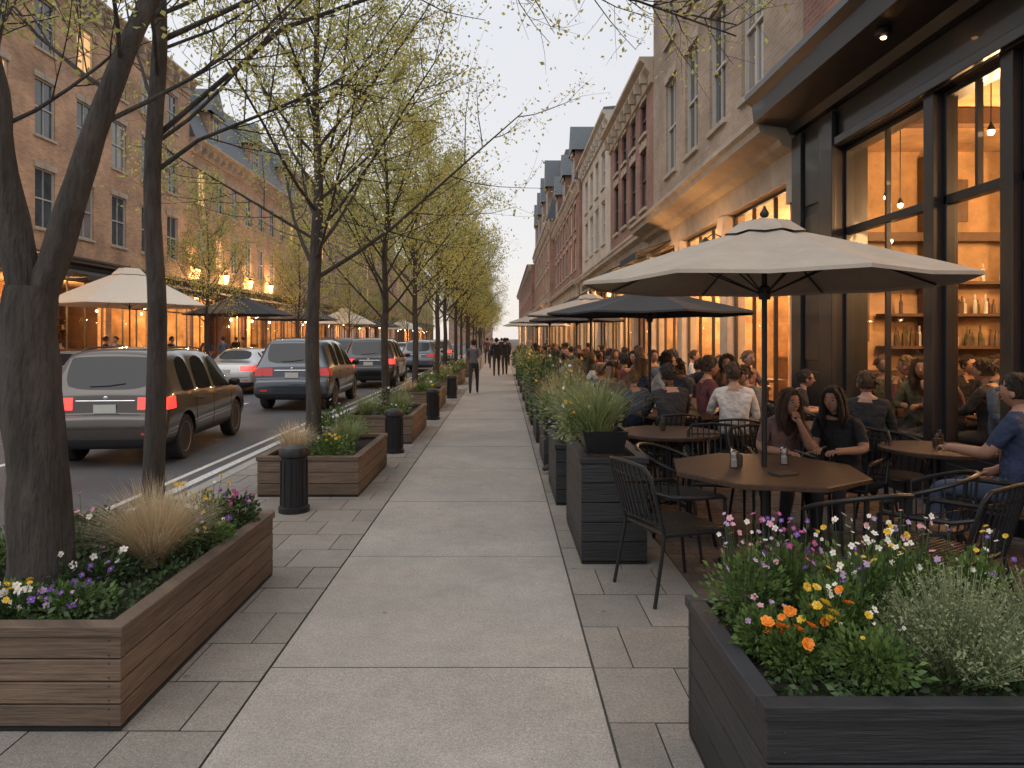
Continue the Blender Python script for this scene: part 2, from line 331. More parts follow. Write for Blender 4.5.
tree('slender dark tree at the far end of the nearest wooden planter',b2,mb,P,.040,2)
b3=(-2.30,8.5,.36)
ld=[(0,0,-.05),(.0,0,.4),(-.02,0,1.3),(.02,0,2.2),(.05,.05,3.2),(.0,.1,4.4),(.1,0,6.6)]
mb,P=gen_tree(13,[(ld,[.11,.09,.08,.072,.055,.038,.012],3.1,26)],10,7,12,zmin=1.8,rk=.85)
tree('leafing tree rising from the second wooden planter, full yellow green crown',b3,mb,P,.046,3)
ld=[(0,0,-.05),(.0,0,.4),(.03,0,1.3),(.0,0,2.2),(.05,.05,3.2),(.0,.1,4.2),(.1,0,6.2)]
protos=[]
for s_ in (21,22,23):
    mb,P=gen_tree(s_,[(ld,[.10,.08,.07,.06,.045,.032,.012],3.0,23)],9,6,11,sides=4,zmin=1.6,jl=.08,rk=.85)
    me=mb.mesh('trunk',MT['bark'],True,ang=80); V,Q=leaves(P,.062,s_); protos.append((me,npmesh('crown',V,Q,MT['leaf'])))
ys=[12.6,16.8,21.2,25.6,30,34.5,39,43.5,48,53,58,64,70,78]
for i,y in enumerate(ys):
    z=.36 if y<40 else 0
    t=T('street_tree',f'leafing yellow green tree, {ORD[i+3]} trunk from the camera in the kerbside row','tree',(-2.05+rnd.uniform(-.1,.1),y,z),rnd.uniform(0,6),'trees in the kerbside row',rnd.uniform(.90,1.04))
    ob('trunk',protos[i%3][0],t); ob('crown',protos[i%3][1],t)
for i,y in enumerate([29,42,56,71,90,112]):
    t=T('street_tree',f'{ORD[i]} leafing tree from the left along the opposite sidewalk','tree',(-12.3,y,0),rnd.uniform(0,6),'trees along the opposite sidewalk',rnd.uniform(1.0,1.2))
    ob('trunk',protos[i%3][0],t); ob('crown',protos[i%3][1],t)

# ------------------------------------------------ planters
def planter(label,x0,x1,y0,y1,h,mat,nb,rim=.07,group=None,rimh=.045):
    t=T('planter_box',label,'planter',((x0+x1)/2,(y0+y1)/2,0),0,group); bh=(h-rimh-.02)/nb; th=.035
    def boards(a,b,c,d,nm):
        m=MB()
        for i in range(nb): m.box(a,b,c,d,.02+i*bh+.003,.02+(i+1)*bh-.003)
        m.build(nm,mat,t,world=True,bevel=.004)
    boards(x0,x1,y0,y0+th,'front_panel'); boards(x0,x1,y1-th,y1,'back_panel')
    boards(x0+.002,x0+th,y0+th+.001,y1-th-.001,'side_panel'); boards(x1-th,x1-.002,y0+th+.001,y1-th-.001,'side_panel')
    m=MB(); e=.012; z0,z1=h-rimh,h
    m.box(x0-e,x1+e,y0-e,y0+rim,z0,z1); m.box(x0-e,x1+e,y1-rim,y1+e,z0,z1); m.box(x0-e,x0+rim,y0+rim+.002,y1-rim-.002,z0,z1-.001); m.box(x1-rim,x1+e,y0+rim+.002,y1-rim-.002,z0,z1-.001)
    m.build('rim',mat,t,world=True,bevel=.005)
    n=10; s=MB(); vs=[(x0+.04+(x1-x0-.08)*i/n,y0+.04+(y1-y0-.08)*j/n,h-.07+rnd.uniform(-.012,.02)) for j in range(n+1) for i in range(n+1)]
    s.add(vs,[(j*(n+1)+i,j*(n+1)+i+1,(j+1)*(n+1)+i+1,(j+1)*(n+1)+i) for j in range(n) for i in range(n)]); s.build('soil',MT['soil'],t,True,world=True)
    MB().box(x0+.003,x1-.003,y0+.003,y1-.003,.003,.019).build('base',MT['black'],t,world=True)
    sc_=MB()
    for xx in (x0+.05,x1-.05):
        for i in range(nb):
            for dz in (.03,-.03): sc_.ball((xx,y0-.001,.02+(i+.5)*bh+dz),.004,6)
    sc_.build('screws',MT['dframe'],t,world=True)['kind']='stuff'
    return t
planter('brown wooden planter box nearest on the left, under the forked tree',-2.98,-1.6,2.93,4.87,.445,MT['wood'],4)
planter('brown wooden planter box behind the nearest black bollard',-2.55,-1.5,7.26,9.05,.42,MT['wood'],3)
planter('third brown wooden planter box along the kerb',-2.5,-1.42,10.9,13,.44,MT['wood'],3)
planter('fourth brown wooden planter box along the kerb',-2.45,-1.45,15.6,17.8,.44,MT['wood'],3)
planter('fifth brown wooden planter box along the kerb',-2.45,-1.45,20.2,22.4,.44,MT['wood'],3)
for i in range(3): planter(f'{ORD[i+5]} brown wooden planter box along the kerb, small in the distance',-2.45,-1.45,24.7+4.6*i,26.9+4.6*i,.44,MT['wood'],3)
planter('black wooden planter box full of flowers at the lower right',.77,2.9,2.04,2.91,.58,MT['dwood'],4,rim=.055)
planter('tall black wooden planter at the terrace corner behind the left armchair',.57,1.05,5.1,6.3,.78,MT['dwood'],5)
yy=[6.9,8.9,11,13.2,15.6,18.2,21,24,27.5]
for i,y in enumerate(yy): planter(f'{ORD[i+1]} black planter in the row bordering the terrace',.52,.95,y,y+1.1,.60,MT['dwood'],4,group='black planters bordering the terrace')
def bollard():
    t=T('bollard','stout round black bollard in front of the second wooden planter','bollard',(-1.99,6.67,0))
    MB().lathe([(.145,0),(.145,.05),(.125,.06),(.12,.5),(.122,.52)],n=24).build('post',MT['black'],t,True)
    MB().lathe([(.118,.521),(.142,.53),(.145,.58),(.13,.61),(.06,.63),(.0,.632)],n=24).build('cap',MT['black'],t,True)
    m=MB()
    for k in range(12):
        a=2*PI*k/12; m.tube([(math.cos(a)*.126,math.sin(a)*.126,.07),(math.cos(a)*.124,math.sin(a)*.124,.49)],.008,5)
    m.build('ribs',MT['black'],t,True); return t
b=bollard(); b['group']='black bollards along the kerbside planters'
dup(b,'round black bollard between the second and third wooden planters',(-1.57,10.1,0)); dup(b,'round black bollard beside the fourth wooden planter',(-1.42,14.2,0))
dup(b,'farthest round black bollard beside the fifth wooden planter',(-1.4,19.2,0))

# ------------------------------------------------ plants
def blades(n,h,spread,w,seed,r0=.05,curl=.45):
    g=random.Random(seed); mb=MB()
    for i in range(n):
        a=g.uniform(0,6.28); q=g.random()**.6; hh=h*g.uniform(.7,1.15)*(1-.42*q*q); sp=spread*q; r=g.random()*r0; ww=w*g.uniform(.6,1.2)
        c,s=math.cos(a),math.sin(a); pts=[]; tk=g.uniform(-.05,.05)
        for k_ in range(6):
            t=k_/5; rr=r+sp*t**1.25; z=hh*(t*(1+curl*q)-curl*q*1.25*t**3)
            tw=tk*math.sin(t*2.5)
            pts.append((rr*c-tw*s,rr*s+tw*c,z))
        vs=[]
        for k_,p in enumerate(pts[:-1]):
            u=ww*(1-k_/6); vs+=[(p[0]-s*u,p[1]+c*u,p[2]),(p[0]+s*u,p[1]-c*u,p[2])]
        vs.append(pts[-1]); mb.add(vs,[(2*k_,2*k_+1,2*k_+3,2*k_+2) for k_ in range(4)]+[(8,9,10)])
    return mb
def cloud(n,r,h,seed,z0=0):
    g=np.random.default_rng(seed); v=g.normal(size=(n,3)); v/=np.linalg.norm(v,axis=1)[:,None]; v*=(g.random(n)**.45)[:,None]
    lump=1+.3*np.sin(v[:,0]*6+seed)*np.cos(v[:,1]*5+seed*2)
    v[:,0]*=r*lump;v[:,1]*=r*lump;v[:,2]=z0+h*.5+v[:,2]*h*.5*lump; return v
def leafy(name,r,h,n,size,mat,seed,up=.5):
    V,Q=leaves(cloud(n,r,h,seed),size,seed,up,.26); return npmesh(name,V,Q,mat)
def petals(mat,n=5,cup=.3,ctr=MT['fl_yellow']):
    mb=MB(); r=1
    for k_ in range(n):
        a=2*PI*k_/n+.1*math.sin(k_*3); c,s=math.cos(a),math.sin(a); r=1+.15*math.sin(k_*5)
        mb.add([(0,0,0),(r*.6*c-r*.42*s,r*.6*s+r*.42*c,r*cup*.6),(r*c-r*.2*s,r*s+r*.2*c,r*cup),(r*c+r*.2*s,r*s-r*.2*c,r*cup),(r*.6*c+r*.42*s,r*.6*s-r*.42*c,r*cup*.6)],[(0,1,2,3,4)],0)
    if n>6:
        for k_ in range(n):
            a=2*PI*(k_+.5)/n; c,s=math.cos(a)*.7,math.sin(a)*.7
            mb.add([(0,0,.1),(.6*c-.35*s,.6*s+.35*c,.4),(c,s,.55),(.6*c+.35*s,.6*s-.35*c,.4)],[(0,1,2,3)],0)
    mb.ball((0,0,.12),(.22,.22,.16),6,1); return mb.mesh('blossom',[mat,ctr])
PET={k:petals(MT['fl_'+k],8 if k in('orange','yellow') else 5,.25 if k!='orange' else .35,MT['fl_orange'] if k in('orange','yellow') else MT['fl_yellow']) for k in('violet','lilac','white','yellow','orange','magenta','pink')}
def clump(label,loc,colors,nf,r,h,leafm='leaf2',size=.03,nl=260,fr=.018,seed=1,name='flower_clump',zlo=.62):
    g=random.Random(seed); t=T(name,label,'flowers',loc)
    ob('foliage',leafy('foliage',r,h*.86,nl,size,MT[leafm],seed),t)
    st=MB()
    for i in range(nf):
        a=g.uniform(0,6.28); q=r*g.random()**.6; x,y=q*math.cos(a),q*math.sin(a); z=h*g.uniform(zlo,1.18)
        o=ob('blossom',PET[g.choice(colors)],t,(x,y,z)); o.scale=(fr*g.uniform(.6,1.25),)*3; o.rotation_euler=(g.uniform(-.3,1.4),g.uniform(-.9,.9),g.uniform(-.8,.8))
        st.tube([(x*.4,y*.4,0),(x*.8,y*.8,z*.6),(x,y,z)],[.003,.002,.0015],3,cap=False)
    st.build('stem',MT['leaf3'],t); return t
def grass(label,loc,n,h,spread,w,mat,seed,group=None,r0=.05,name='grass_clump',curl=.45):
    t=T(name,label,'plant',loc,0,group); blades(n,h,spread,w,seed,r0=r0,curl=curl).build('blades',MT[mat],t); return t
grass('straw coloured fountain grass clump in the nearest wooden planter',(-1.95,3.9,.38),2000,.50,.46,.0016,'straw',3)
grass('small green grass clump beside the slender tree trunk',(-2.12,4.35,.38),420,.34,.26,.0025,'gblade',4)
cl=[('purple pansies at the front corner of the nearest wooden planter',(-1.98,3.22,.38),['violet','violet','lilac'],26,.17,.13),
 ('yellow and white pansies left of the purple ones by the forked trunk',(-2.22,3.1,.38),['yellow','white','white'],22,.15,.12),
 ('white pansies at the left edge of the picture',(-2.3,3.25,.38),['white','yellow'],14,.12,.13),
 ('violet and white pansies behind the purple front clump',(-2.08,3.55,.38),['violet','white','violet'],20,.18,.18),
 ('yellow blooms on tall green stems behind the straw grass',(-1.93,4.5,.38),['yellow','yellow','white'],28,.22,.30),
 ('dark violet blooms at the far right corner of the nearest wooden planter',(-1.76,4.65,.38),['violet','magenta','lilac'],26,.13,.26),
 ('mixed yellow and violet blooms right of the straw grass',(-1.76,4.2,.38),['yellow','violet','white'],18,.13,.2),
 ('pink tinted blooms left of the straw grass',(-2.38,4.0,.38),['pink','white'],8,.22,.30),
 ('low white blooms behind the forked trunk',(-2.65,3.75,.38),['white','violet','yellow'],10,.2,.26)]
for i,(lb_,lo,cs,nf,r,h) in enumerate(cl): clump(lb_,lo,cs,nf,r,h,'leaf2' if i%2==0 else 'leaf3',.034,720,.017,seed=30+i)
def cover(name,x0,x1,y0,y1,z,h,n,size,mat,label,seed):
    g=np.random.default_rng(seed); X_=g.uniform(x0,x1,n); Y_=g.uniform(y0,y1,n)
    P=np.stack([X_,Y_,z+h*g.random(n)**1.5*(.6+.6*np.sin(X_*9)*np.cos(Y_*8))],1)
    V,Q=leaves(P,size,seed,.6,.26); tag(ob(name,npmesh(name,V,Q,MT[mat])),label,'ground cover',kind='stuff')
cover('ground_cover',-2.93,-1.68,3.02,4.8,.37,.15,6000,.036,'leaf3','low dark leafy cover over the soil of the nearest wooden planter',5)
cover('ground_cover',.86,2.8,2.12,2.85,.50,.15,6500,.030,'leaf3','low green leafy cover in the black flower planter',6)
k=0
for (x0,x1,y0,y1) in [(-2.55,-1.5,7.26,9.05),(-2.5,-1.42,10.9,13),(-2.45,-1.45,15.6,17.8),(-2.45,-1.45,20.2,22.4),(-2.45,-1.45,24.7,26.9),(-2.45,-1.45,29.3,31.5)]:
    pn=ORD[k+1]; far=k>1
    grass(f'pale grass clump at the front of the {pn} wooden planter',(x0+.3,y0+.3,.36),700 if not far else 160,.42,.38,.0028 if not far else .008,'straw' if k%2==0 else 'gblade',50+k)
    grass(f'green grass clump at the right of the {pn} wooden planter',(x1-.3,y0+.85,.36),600 if not far else 160,.42,.34,.0028 if not far else .008,'gblade',60+k)
    clump(f'yellow blooms and leaves in the middle of the {pn} wooden planter',(x1-.35,y0+.28,.36),['yellow','white'],14 if not far else 5,.24,.25,'leaf2',.045,800,.015 if not far else .03,seed=70+k)
    clump(f'leafy green plant with pale blooms at the back of the {pn} wooden planter',(x0+.5,y1-.4,.36),['white','pink'],8 if not far else 4,.38,.45,'sage' if k%2 else 'leaf2',.05,1000,.018 if not far else .03,seed=80+k)
    k+=1
cl=[('lilac and white blooms on tall stems at the left corner of the black flower planter',(.93,2.66,.52),['lilac','white','lilac','pink'],40,.14,.37),
 ('magenta and violet blooms in the back of the black flower planter',(1.12,2.74,.52),['magenta','violet','magenta','lilac'],34,.14,.38),
 ('white blooms with yellow centres in the middle of the black flower planter',(1.36,2.66,.52),['white','yellow','white'],46,.17,.37),
 ('lilac blooms between the magenta and the white ones',(1.2,2.52,.52),['lilac','violet','white'],20,.13,.30),
 ('bright orange blooms low at the front of the black flower planter',(.98,2.36,.52),['orange'],12,.10,.16),
 ('small yellow blooms above the orange ones',(1.10,2.43,.52),['yellow','yellow','orange'],12,.10,.23),
 ('white and lilac blooms at the back right of the black flower planter',(1.58,2.76,.52),['lilac','white','pink'],32,.16,.36),
 ('yellow and violet blooms behind the sage bush',(1.85,2.76,.52),['yellow','violet','white'],20,.16,.32),
 ('leafy stems with a few white blooms in the front middle of the black flower planter',(1.20,2.27,.52),['white','yellow'],7,.13,.20),
 ('leafy stems with lilac blooms at the front left corner of the black planter',(.92,2.47,.52),['lilac','pink'],6,.09,.19)]
for i,(lb_,lo,cs,nf,r,h) in enumerate(cl): clump(lb_,lo,cs,nf,r,h,'leaf2',.028,1200,.0115 if 'orange' not in lb_ else .021,seed=130+i,zlo=.7)
def sage(label,loc,r,h,seed):
    t=T('sage_bush',label,'plant',loc); g=random.Random(seed); st=MB(); P=[]
    for i in range(520):
        a=g.uniform(0,6.28); sp=r*g.random()**.6; hh=h*g.uniform(.5,1.1)*(1-.5*(sp/r)**2); x,y=sp*math.cos(a)+g.gauss(0,.01),sp*math.sin(a)+g.gauss(0,.01)
        st.tube([(x*.2,y*.2,0),(x*.7,y*.7,hh*.65),(x,y,hh)],[.0016,.0012,.0008],3,cap=False)
        for q in range(15):
            tt=.35+.65*g.random(); P.append((x*tt+g.gauss(0,.008),y*tt+g.gauss(0,.008),hh*tt))
    st.build('stems',MT['sage'],t); V,Q=leaves(P,.015,seed,.8,.22); ob('foliage',npmesh('foliage',V,Q,MT['sage']),t)
sage('grey green feathery bush at the right of the black flower planter',(1.50,2.32,.51),.27,.38,1)
sage('second feathery bush cut by the right edge of the picture',(1.88,2.36,.51),.28,.36,2)
t=T('flower_pot','square black pot standing on the tall black corner planter','pot',(.76,5.35,.785))
m=MB(); m.add([(-.13,-.13,0),(.13,-.13,0),(.13,.13,0),(-.13,.13,0),(-.17,-.17,.17),(.17,-.17,.17),(.17,.17,.17),(-.17,.17,.17),(-.15,-.15,.17),(.15,-.15,.17),(.15,.15,.17),(-.15,.15,.17),(-.14,-.14,.13),(.14,-.14,.13),(.14,.14,.13),(-.14,.14,.13)],
 [(3,2,1,0),(0,1,5,4),(1,2,6,5),(2,3,7,6),(3,0,4,7),(4,5,9,8),(5,6,10,9),(6,7,11,10),(7,4,8,11),(8,9,13,12),(9,10,14,13),(10,11,15,14),(11,8,12,15)]); m.build('bowl',MT['black'],t)
MB().quad((-.14,-.14,.135),(.14,-.14,.135),(.14,.14,.135),(-.14,.14,.135)).build('soil',MT['soil'],t)
grass('arching green grass growing from the square black pot',(.72,5.35,.91),620,.50,.56,.0034,'gblade',9,r0=.1,curl=.6)
clump('small yellow blooms among the grass of the square black pot',(.58,5.3,.91),['yellow','yellow','white'],14,.15,.22,'leaf2',.03,260,.014,seed=91)
clump('leafy plant with white blooms in the tall black corner planter',(.72,5.95,.7),['white','yellow'],8,.28,.66,'sage',.045,900,.014,seed=92)
for i,y in enumerate(yy):
    f=1+.10*i
    clump(f'bushy plant with a few pale blooms in the {ORD[i+1]} black terrace planter',(.7,y+.35,.52),['yellow','pink','white'] if i%2 else ['yellow','white','orange'],7 if i<3 else 3,.32,[.9,.5,1.0,.65][i%4],['sage','leaf2','leaf3'][i%3],.05*f,1000,.018 if i<3 else .03,seed=200+i)
    grass(f'tall grass in the {ORD[i+1]} black terrace planter',(.72,y+.85,.52),420 if i<3 else 180,.95 if i%2==0 else .7,.55,.0034*f,['gblade','straw','gblade'][i%3],220+i,curl=.6)

# ------------------------------------------------ cars
PH=[bpy.data.materials.new(f'slot{i}') for i in range(5)]
def eval_mesh(o):
    dg=bpy.context.evaluated_depsgraph_get(); dg.update(); return bpy.data.meshes.new_from_object(o.evaluated_get(dg))
WAG=[(0,.38,.70,.52,.58,.56),(.015,.30,.83,.60,.66,.72),(.035,.25,.885,.66,.70,.80),(.10,.24,.895,.70,.735,.82),(.115,.24,.90,.80,.86,.82),(.13,.24,.90,.95,1.0,.81),(.17,.24,.905,1.0,1.05,.79),(.36,.22,.91,1.02,1.53,.68),(.41,.22,.91,1.02,1.61,.67),(.68,.22,.915,1.01,1.635,.69),
 (1.25,.22,.92,1.0,1.65,.69),(1.33,.22,.92,1.0,1.65,.69),(2.12,.22,.92,.98,1.64,.68),(2.20,.22,.92,.98,1.635,.68),(2.75,.22,.92,.97,1.58,.66),(3.1,.22,.92,.97,1.36,.68),(3.5,.22,.915,.96,1.05,.75),(3.62,.22,.91,.95,1.0,.76),(4.05,.23,.89,.87,.93,.7),(4.32,.25,.85,.75,.83,.64),(4.42,.28,.79,.64,.72,.6),(4.46,.36,.66,.56,.62,.5)]
SED=[(0,.34,.66,.56,.62,.5),(.03,.26,.82,.66,.72,.72),(.08,.23,.87,.84,.90,.76),(.14,.22,.885,.93,.99,.74),(.60,.21,.895,.95,1.02,.72),(.75,.21,.895,.95,1.06,.68),(1.25,.21,.895,.95,1.36,.57),(1.45,.21,.895,.94,1.41,.57),(1.52,.21,.895,.94,1.42,.57),
 (2.1,.21,.9,.93,1.44,.575),(2.18,.21,.9,.93,1.44,.575),(2.65,.21,.9,.92,1.41,.56),(3.0,.21,.9,.92,1.24,.6),(3.4,.21,.895,.91,.98,.7),(3.55,.21,.89,.89,.95,.71),(4.1,.22,.87,.80,.86,.66),(4.4,.24,.83,.68,.75,.6),(4.5,.27,.76,.6,.66,.55),(4.54,.34,.64,.52,.58,.45)]
def car_parts(kind):
    S=WAG if kind!='sedan' else SED
    if kind=='suv': S=[(y,zb*1.15,w*1.02,b*1.07,t*1.07,tw*1.03) for y,zb,w,b,t,tw in S]
    ht=1.07 if kind=='suv' else 1
    bm=bmesh.new(); rings=[]
    for (y,zb,w,b,t,tw) in S:
        mid=zb+(b-zb)*.55
        hp=[(0,zb),(w*.82,zb),(w*.97,zb+.08),(w,mid),(w*.965,b),(tw,b+(t-b)*.86),(tw*.84,t),(0,t+.025)]
        rings.append([bm.verts.new((x,y,z)) for x,z in hp]+[bm.verts.new((-x,y,z)) for x,z in hp[-2:0:-1]])
    n=14; ny=len(S)
    if kind=='sedan': rw=(5,6); side=[(6,7),(8,9),(10,11),(11,12)]; ws=(11,13)
    else: rw=(6,7); side=[(9,10),(11,12),(13,14),(14,15)]; ws=(14,16)
    for i in range(ny-1):
        for k_ in range(n):
            f=bm.faces.new((rings[i][k_],rings[i][(k_+1)%n],rings[i+1][(k_+1)%n],rings[i+1][k_])); mi=0
            if k_ in(4,9) and any(a<=i<b for a,b in side): mi=1
            if k_ in(6,7) and rw[0]<=i<rw[1]: mi=2
            if k_ in(6,7) and ws[0]<=i<ws[1]: mi=3
            f.material_index=mi
    bm.faces.new(rings[0][::-1]); bm.faces.new(rings[-1]); bmesh.ops.recalc_face_normals(bm,faces=bm.faces)
    cr=bm.edges.layers.float.new('crease_edge')
    for e in bm.edges:
        if len({f.material_index for f in e.link_faces})>1: e[cr]=.6
    for i in range(ny-1):
        for a in (4,10):
            e=bm.edges.get((rings[i][a],rings[i+1][a])); 
            if e: e[cr]=max(e[cr],.4)
    if kind!='sedan':
        for i in (3,7):
            for a in range(3,12):
                e=bm.edges.get((rings[i][a],rings[i][a+1]))
                if e: e[cr]=max(e[cr],.5)
    me=bpy.data.meshes.new('c'); bm.to_mesh(me); bm.free()
    for p_ in PH: me.materials.append(p_)
    o=ob('tmp',me); s=o.modifiers.new('s','SUBSURF'); s.levels=3; s.render_levels=3
    cb=MB(); wy=(.86,3.58) if kind!='sedan' else (.92,3.62)
    for y in wy:
        for sx in(-1,1): cb.lathe([(.385*ht,.60*sx),(.385*ht,1.2*sx)] if sx>0 else [(.385*ht,-1.2),(.385*ht,-.6)],(0,y,.34*ht),28,0,'x')
    cm=cb.mesh('cut',PH,False); cm.polygons.foreach_set('material_index',[4]*len(cm.polygons))
    bmc=bmesh.new(); bmc.from_mesh(cm); bmesh.ops.recalc_face_normals(bmc,faces=bmc.faces); bmc.to_mesh(cm); bmc.free()
    co=ob('tmpc',cm); bo=o.modifiers.new('b','BOOLEAN'); bo.object=co; bo.operation='DIFFERENCE'; bo.solver='EXACT'
    em=eval_mesh(o); bpy.data.objects.remove(o); bpy.data.objects.remove(co)
    bm=bmesh.new(); bm.from_mesh(em)
    z0,z1=(.80*ht,.97*ht) if kind!='sedan' else (.74,.90); xi=.46
    for c_,no_ in (((0,0,z0),(0,0,1)),((0,0,z1),(0,0,1)),((xi,0,0),(1,0,0)),((-xi,0,0),(1,0,0)),((0,.40,0),(0,1,0)),((0,0,.40*ht),(0,0,1))):
        bmesh.ops.bisect_plane(bm,geom=bm.verts[:]+bm.edges[:]+bm.faces[:],plane_co=c_,plane_no=no_)
    out={k_:[] for k_ in('body','side_window_r','side_window_l','rear_window','windscreen','lower_trim','tail_light_r','tail_light_l')}
    bvh=BVHTree.FromBMesh(bm)
    for f in bm.faces:
        c=f.calc_center_median(); mi=f.material_index; sd='_r' if c.x>0 else '_l'
        if mi==1: key='side_window'+sd
        elif mi==2: key='rear_window'
        elif mi==3: key='windscreen'
        elif mi==4 or c.z<.40*ht: key='lower_trim'
        elif z0<c.z<z1 and abs(c.x)>xi and c.y<.40: key='tail_light'+sd
        else: key='body'
        out[key].append([(v.co+(v.normal*.004 if 'tail' in key else Vector())) for v in f.verts])
    ms={}
    for key,fs in out.items():
        idx={};vs=[];ff=[]
        for f in fs:
            q=[]
            for co_ in f:
                kk=(round(co_.x,4),round(co_.y,4),round(co_.z,4))
                if kk not in idx: idx[kk]=len(vs); vs.append(tuple(co_))
                q.append(idx[kk])
            if len(set(q))>=3: ff.append(tuple(dict.fromkeys(q)))
        mm=bpy.data.meshes.new(key); mm.from_pydata(vs,[],ff); mm.validate(); mm.polygons.foreach_set('use_smooth',[True]*len(mm.polygons)); mm.set_sharp_from_angle(angle=R(50)); ms[key]=mm
    def back(x,z): 
        h=bvh.ray_cast(Vector((x,-2,z)),Vector((0,1,0)))[0]; return h.y if h else 0
    def sidex(y,z,s=1):
        h=bvh.ray_cast(Vector((3*s,y,z)),Vector((-s,0,0)))[0]; return h.x if h else .9*s
    def top(x,y):
        h=bvh.ray_cast(Vector((x,y,3)),Vector((0,0,-1)))[0]; return h.z if h else 1.5
    d={}
    pz=.79*ht if kind!='sedan' else .70
    by_=min(back(0,pz),back(.1,pz+.05)); d['number_plate']=(MB().box(-.16,.16,by_-.014,by_-.002,pz-.04,pz+.09),'plate')
    sm=[]
    sm.append(MB().tube([(x,back(x,.55*ht)-.002,.55*ht) for x in [-.7+.1*i for i in range(15)]],.006,4))
    for s_ in(-1,1):
        if kind!='sedan': sm.append(MB().tube([(.70*s_,back(.70*s_,z)-.002,z) for z in (.76*ht,.80*ht,.9*ht,.97*ht)],.004,4))
        for yl in ((1.29,2.16,3.2) if kind!='sedan' else (1.5,2.14,3.1)):
            sm.append(MB().tube([(sidex(yl,z,s_)+.001*s_,yl,z) for z in [.42+.06*i for i in range(10)] if z<.93*ht],.0045,4))
        sm.append(MB().tube([(sidex(yl,.42*ht,s_)+.001*s_,yl,.42*ht) for yl in [1.3+.19*i for i in range(11)]],.005,4))
    if kind!='sedan': d['wiper']=(MB().tube([(-.25,back(-.25,1.12*ht)-.01,1.12*ht),(.02,back(.02,1.13*ht)-.012,1.13*ht),(.25,back(.25,1.16*ht)-.01,1.16*ht)],.008,4),'black')
    if kind!='sedan': d['chrome_strip']=(MB().tube([(x,back(x,.925*ht)-.003,.925*ht) for x in [-.42+.06*i for i in range(15)]],.009,5),'chrome')
    d['badge']=(MB().ball((0,back(0,.965*ht)-.003,.965*ht),(.035,.008,.03),10),'chrome')
    tr_=[MB().tube([(sidex(yl,1.0*ht,s_)+.004*s_,yl,(1.0-.012*(yl-.6))*ht) for yl in [.65+.2*i for i in range(12)]],.006,4) for s_ in (-1,1)]
    hh=[]
    for s_ in(-1,1):
        for yl in ((1.5,2.4) if kind!='sedan' else (1.7,2.35)):
            x=sidex(yl,.86*ht,s_); hh.append(MB().tube([(x,yl-.09,.86*ht),(x+.03*s_,yl-.06,.865*ht),(x+.03*s_,yl+.06,.865*ht),(x,yl+.09,.86*ht)],.011,6))
    mir=[]
    for s_ in(-1,1):
        x=.9*s_; mir.append(MB().ball((x+.14*s_,2.98,1.03*ht),(.11,.06,.075),12).tube([(x-.03*s_,3.02,.96*ht),(x+.1*s_,3.0,1.0*ht)],.02,6))
    rail=[]
    if kind!='sedan':
        for s_ in(-1,1):
            ys_=[.6+.2*i for i in range(11)]; rail.append(MB().tube([(.58*s_,yy_,top(.58*s_,yy_)+(.035 if 0<i<10 else -.005)) for i,yy_ in enumerate(ys_)],.014,6))
    rf=[MB().box(a,b_,back(a*.5+b_*.5,.47*ht)-.012,back(a*.5+b_*.5,.47*ht)+.03,.455*ht,.485*ht) for a,b_ in((-.72,-.56),(.56,.72))]
    r=.335*ht; tw=MB().lathe([(r*.66,-.10),(r*.9,-.115),(r*.985,-.09),(r,-.05),(r,.05),(r*.985,.09),(r*.9,.115),(r*.66,.10)],(0,0,0),30,0,'x').mesh('wheel',MT['rubber'],True)
    rm=MB(); rm.lathe([(r*.60,.02),(r*.60,.09),(r*.67,.105),(r*.68,.08),(r*.68,.0)],(0,0,0),30,0,'x'); rm.lathe([(.055,.03),(.055,.085),(.03,.095),(.001,.096)],(0,0,0),14,0,'x')
    for k_ in range(10):
        a=2*PI*(k_//2)/5+(.16 if k_%2 else -.16); rm.tube([(.075,.04*math.cos(a),.04*math.sin(a)),(.088,r*.62*math.cos(a),r*.62*math.sin(a))],[.018,.013],5)
    rm.lathe([(r*.6,-.02),(r*.6,.01),(.02,.012)],(0,0,0),24,1,'x')
    L_=[('seam',sm,'black'),('door_handle',hh,'black'),('mirror',mir,'black'),('roof_rail',rail,'black'),('window_trim',tr_,'chrome'),('reflector',rf,'tail')]+[(a,[b_[0]],b_[1]) for a,b_ in d.items()]
    return dict(ms=ms,parts=[(nm,[q.mesh(nm,MT[mt],True) for q in ls]) for nm,ls,mt in L_],wheel=tw,rim=rm.mesh('rim',[MT['rim'],MT['black']],True),wy=wy,r=r)
CC={}
def car(kind,paint,label,x,y,rz=0,lit='tail',s=1):
    if kind not in CC: CC[kind]=car_parts(kind)
    c=CC[kind]; t=T('parked_car',label,'car',(x,y,-.12),rz,None,s)
    for key,me in c['ms'].items():
        me=me.copy(); me.materials.clear()
        me.materials.append(paint if key=='body' else MT['carglass'] if 'window' in key or key=='windscreen' else MT['black'] if key=='lower_trim' else MT[lit])
        nm=key[:-2] if key[-2:] in('_r','_l') else key; ob(nm,me,t)
    for nm,ls in c['parts']:
        for me in ls: ob(nm,me,t)
    for yw in c['wy']:
        for s_ in(-1,1):
            w=ob('wheel',c['wheel'],t,(.79*s_,yw,c['r']),0 if s_>0 else PI); ob('rim',c['rim'],w)
    return t
car('suv',carpaint('paint_bronze',(.062,.050,.044)),'dark bronze estate car with lit brake lights nearest behind the tree trunks',-5.42,9.45,R(5),'brake',.92)
car('suv',carpaint('paint_bluegrey',(.055,.065,.08)),'blue grey estate car second in the kerbside line of cars',-5.1,16.8,R(2),'tail')
car('suv',carpaint('paint_black',(.014,.014,.016)),'black sport utility car third in the kerbside line of cars',-4.72,24.4,R(1),'brake')
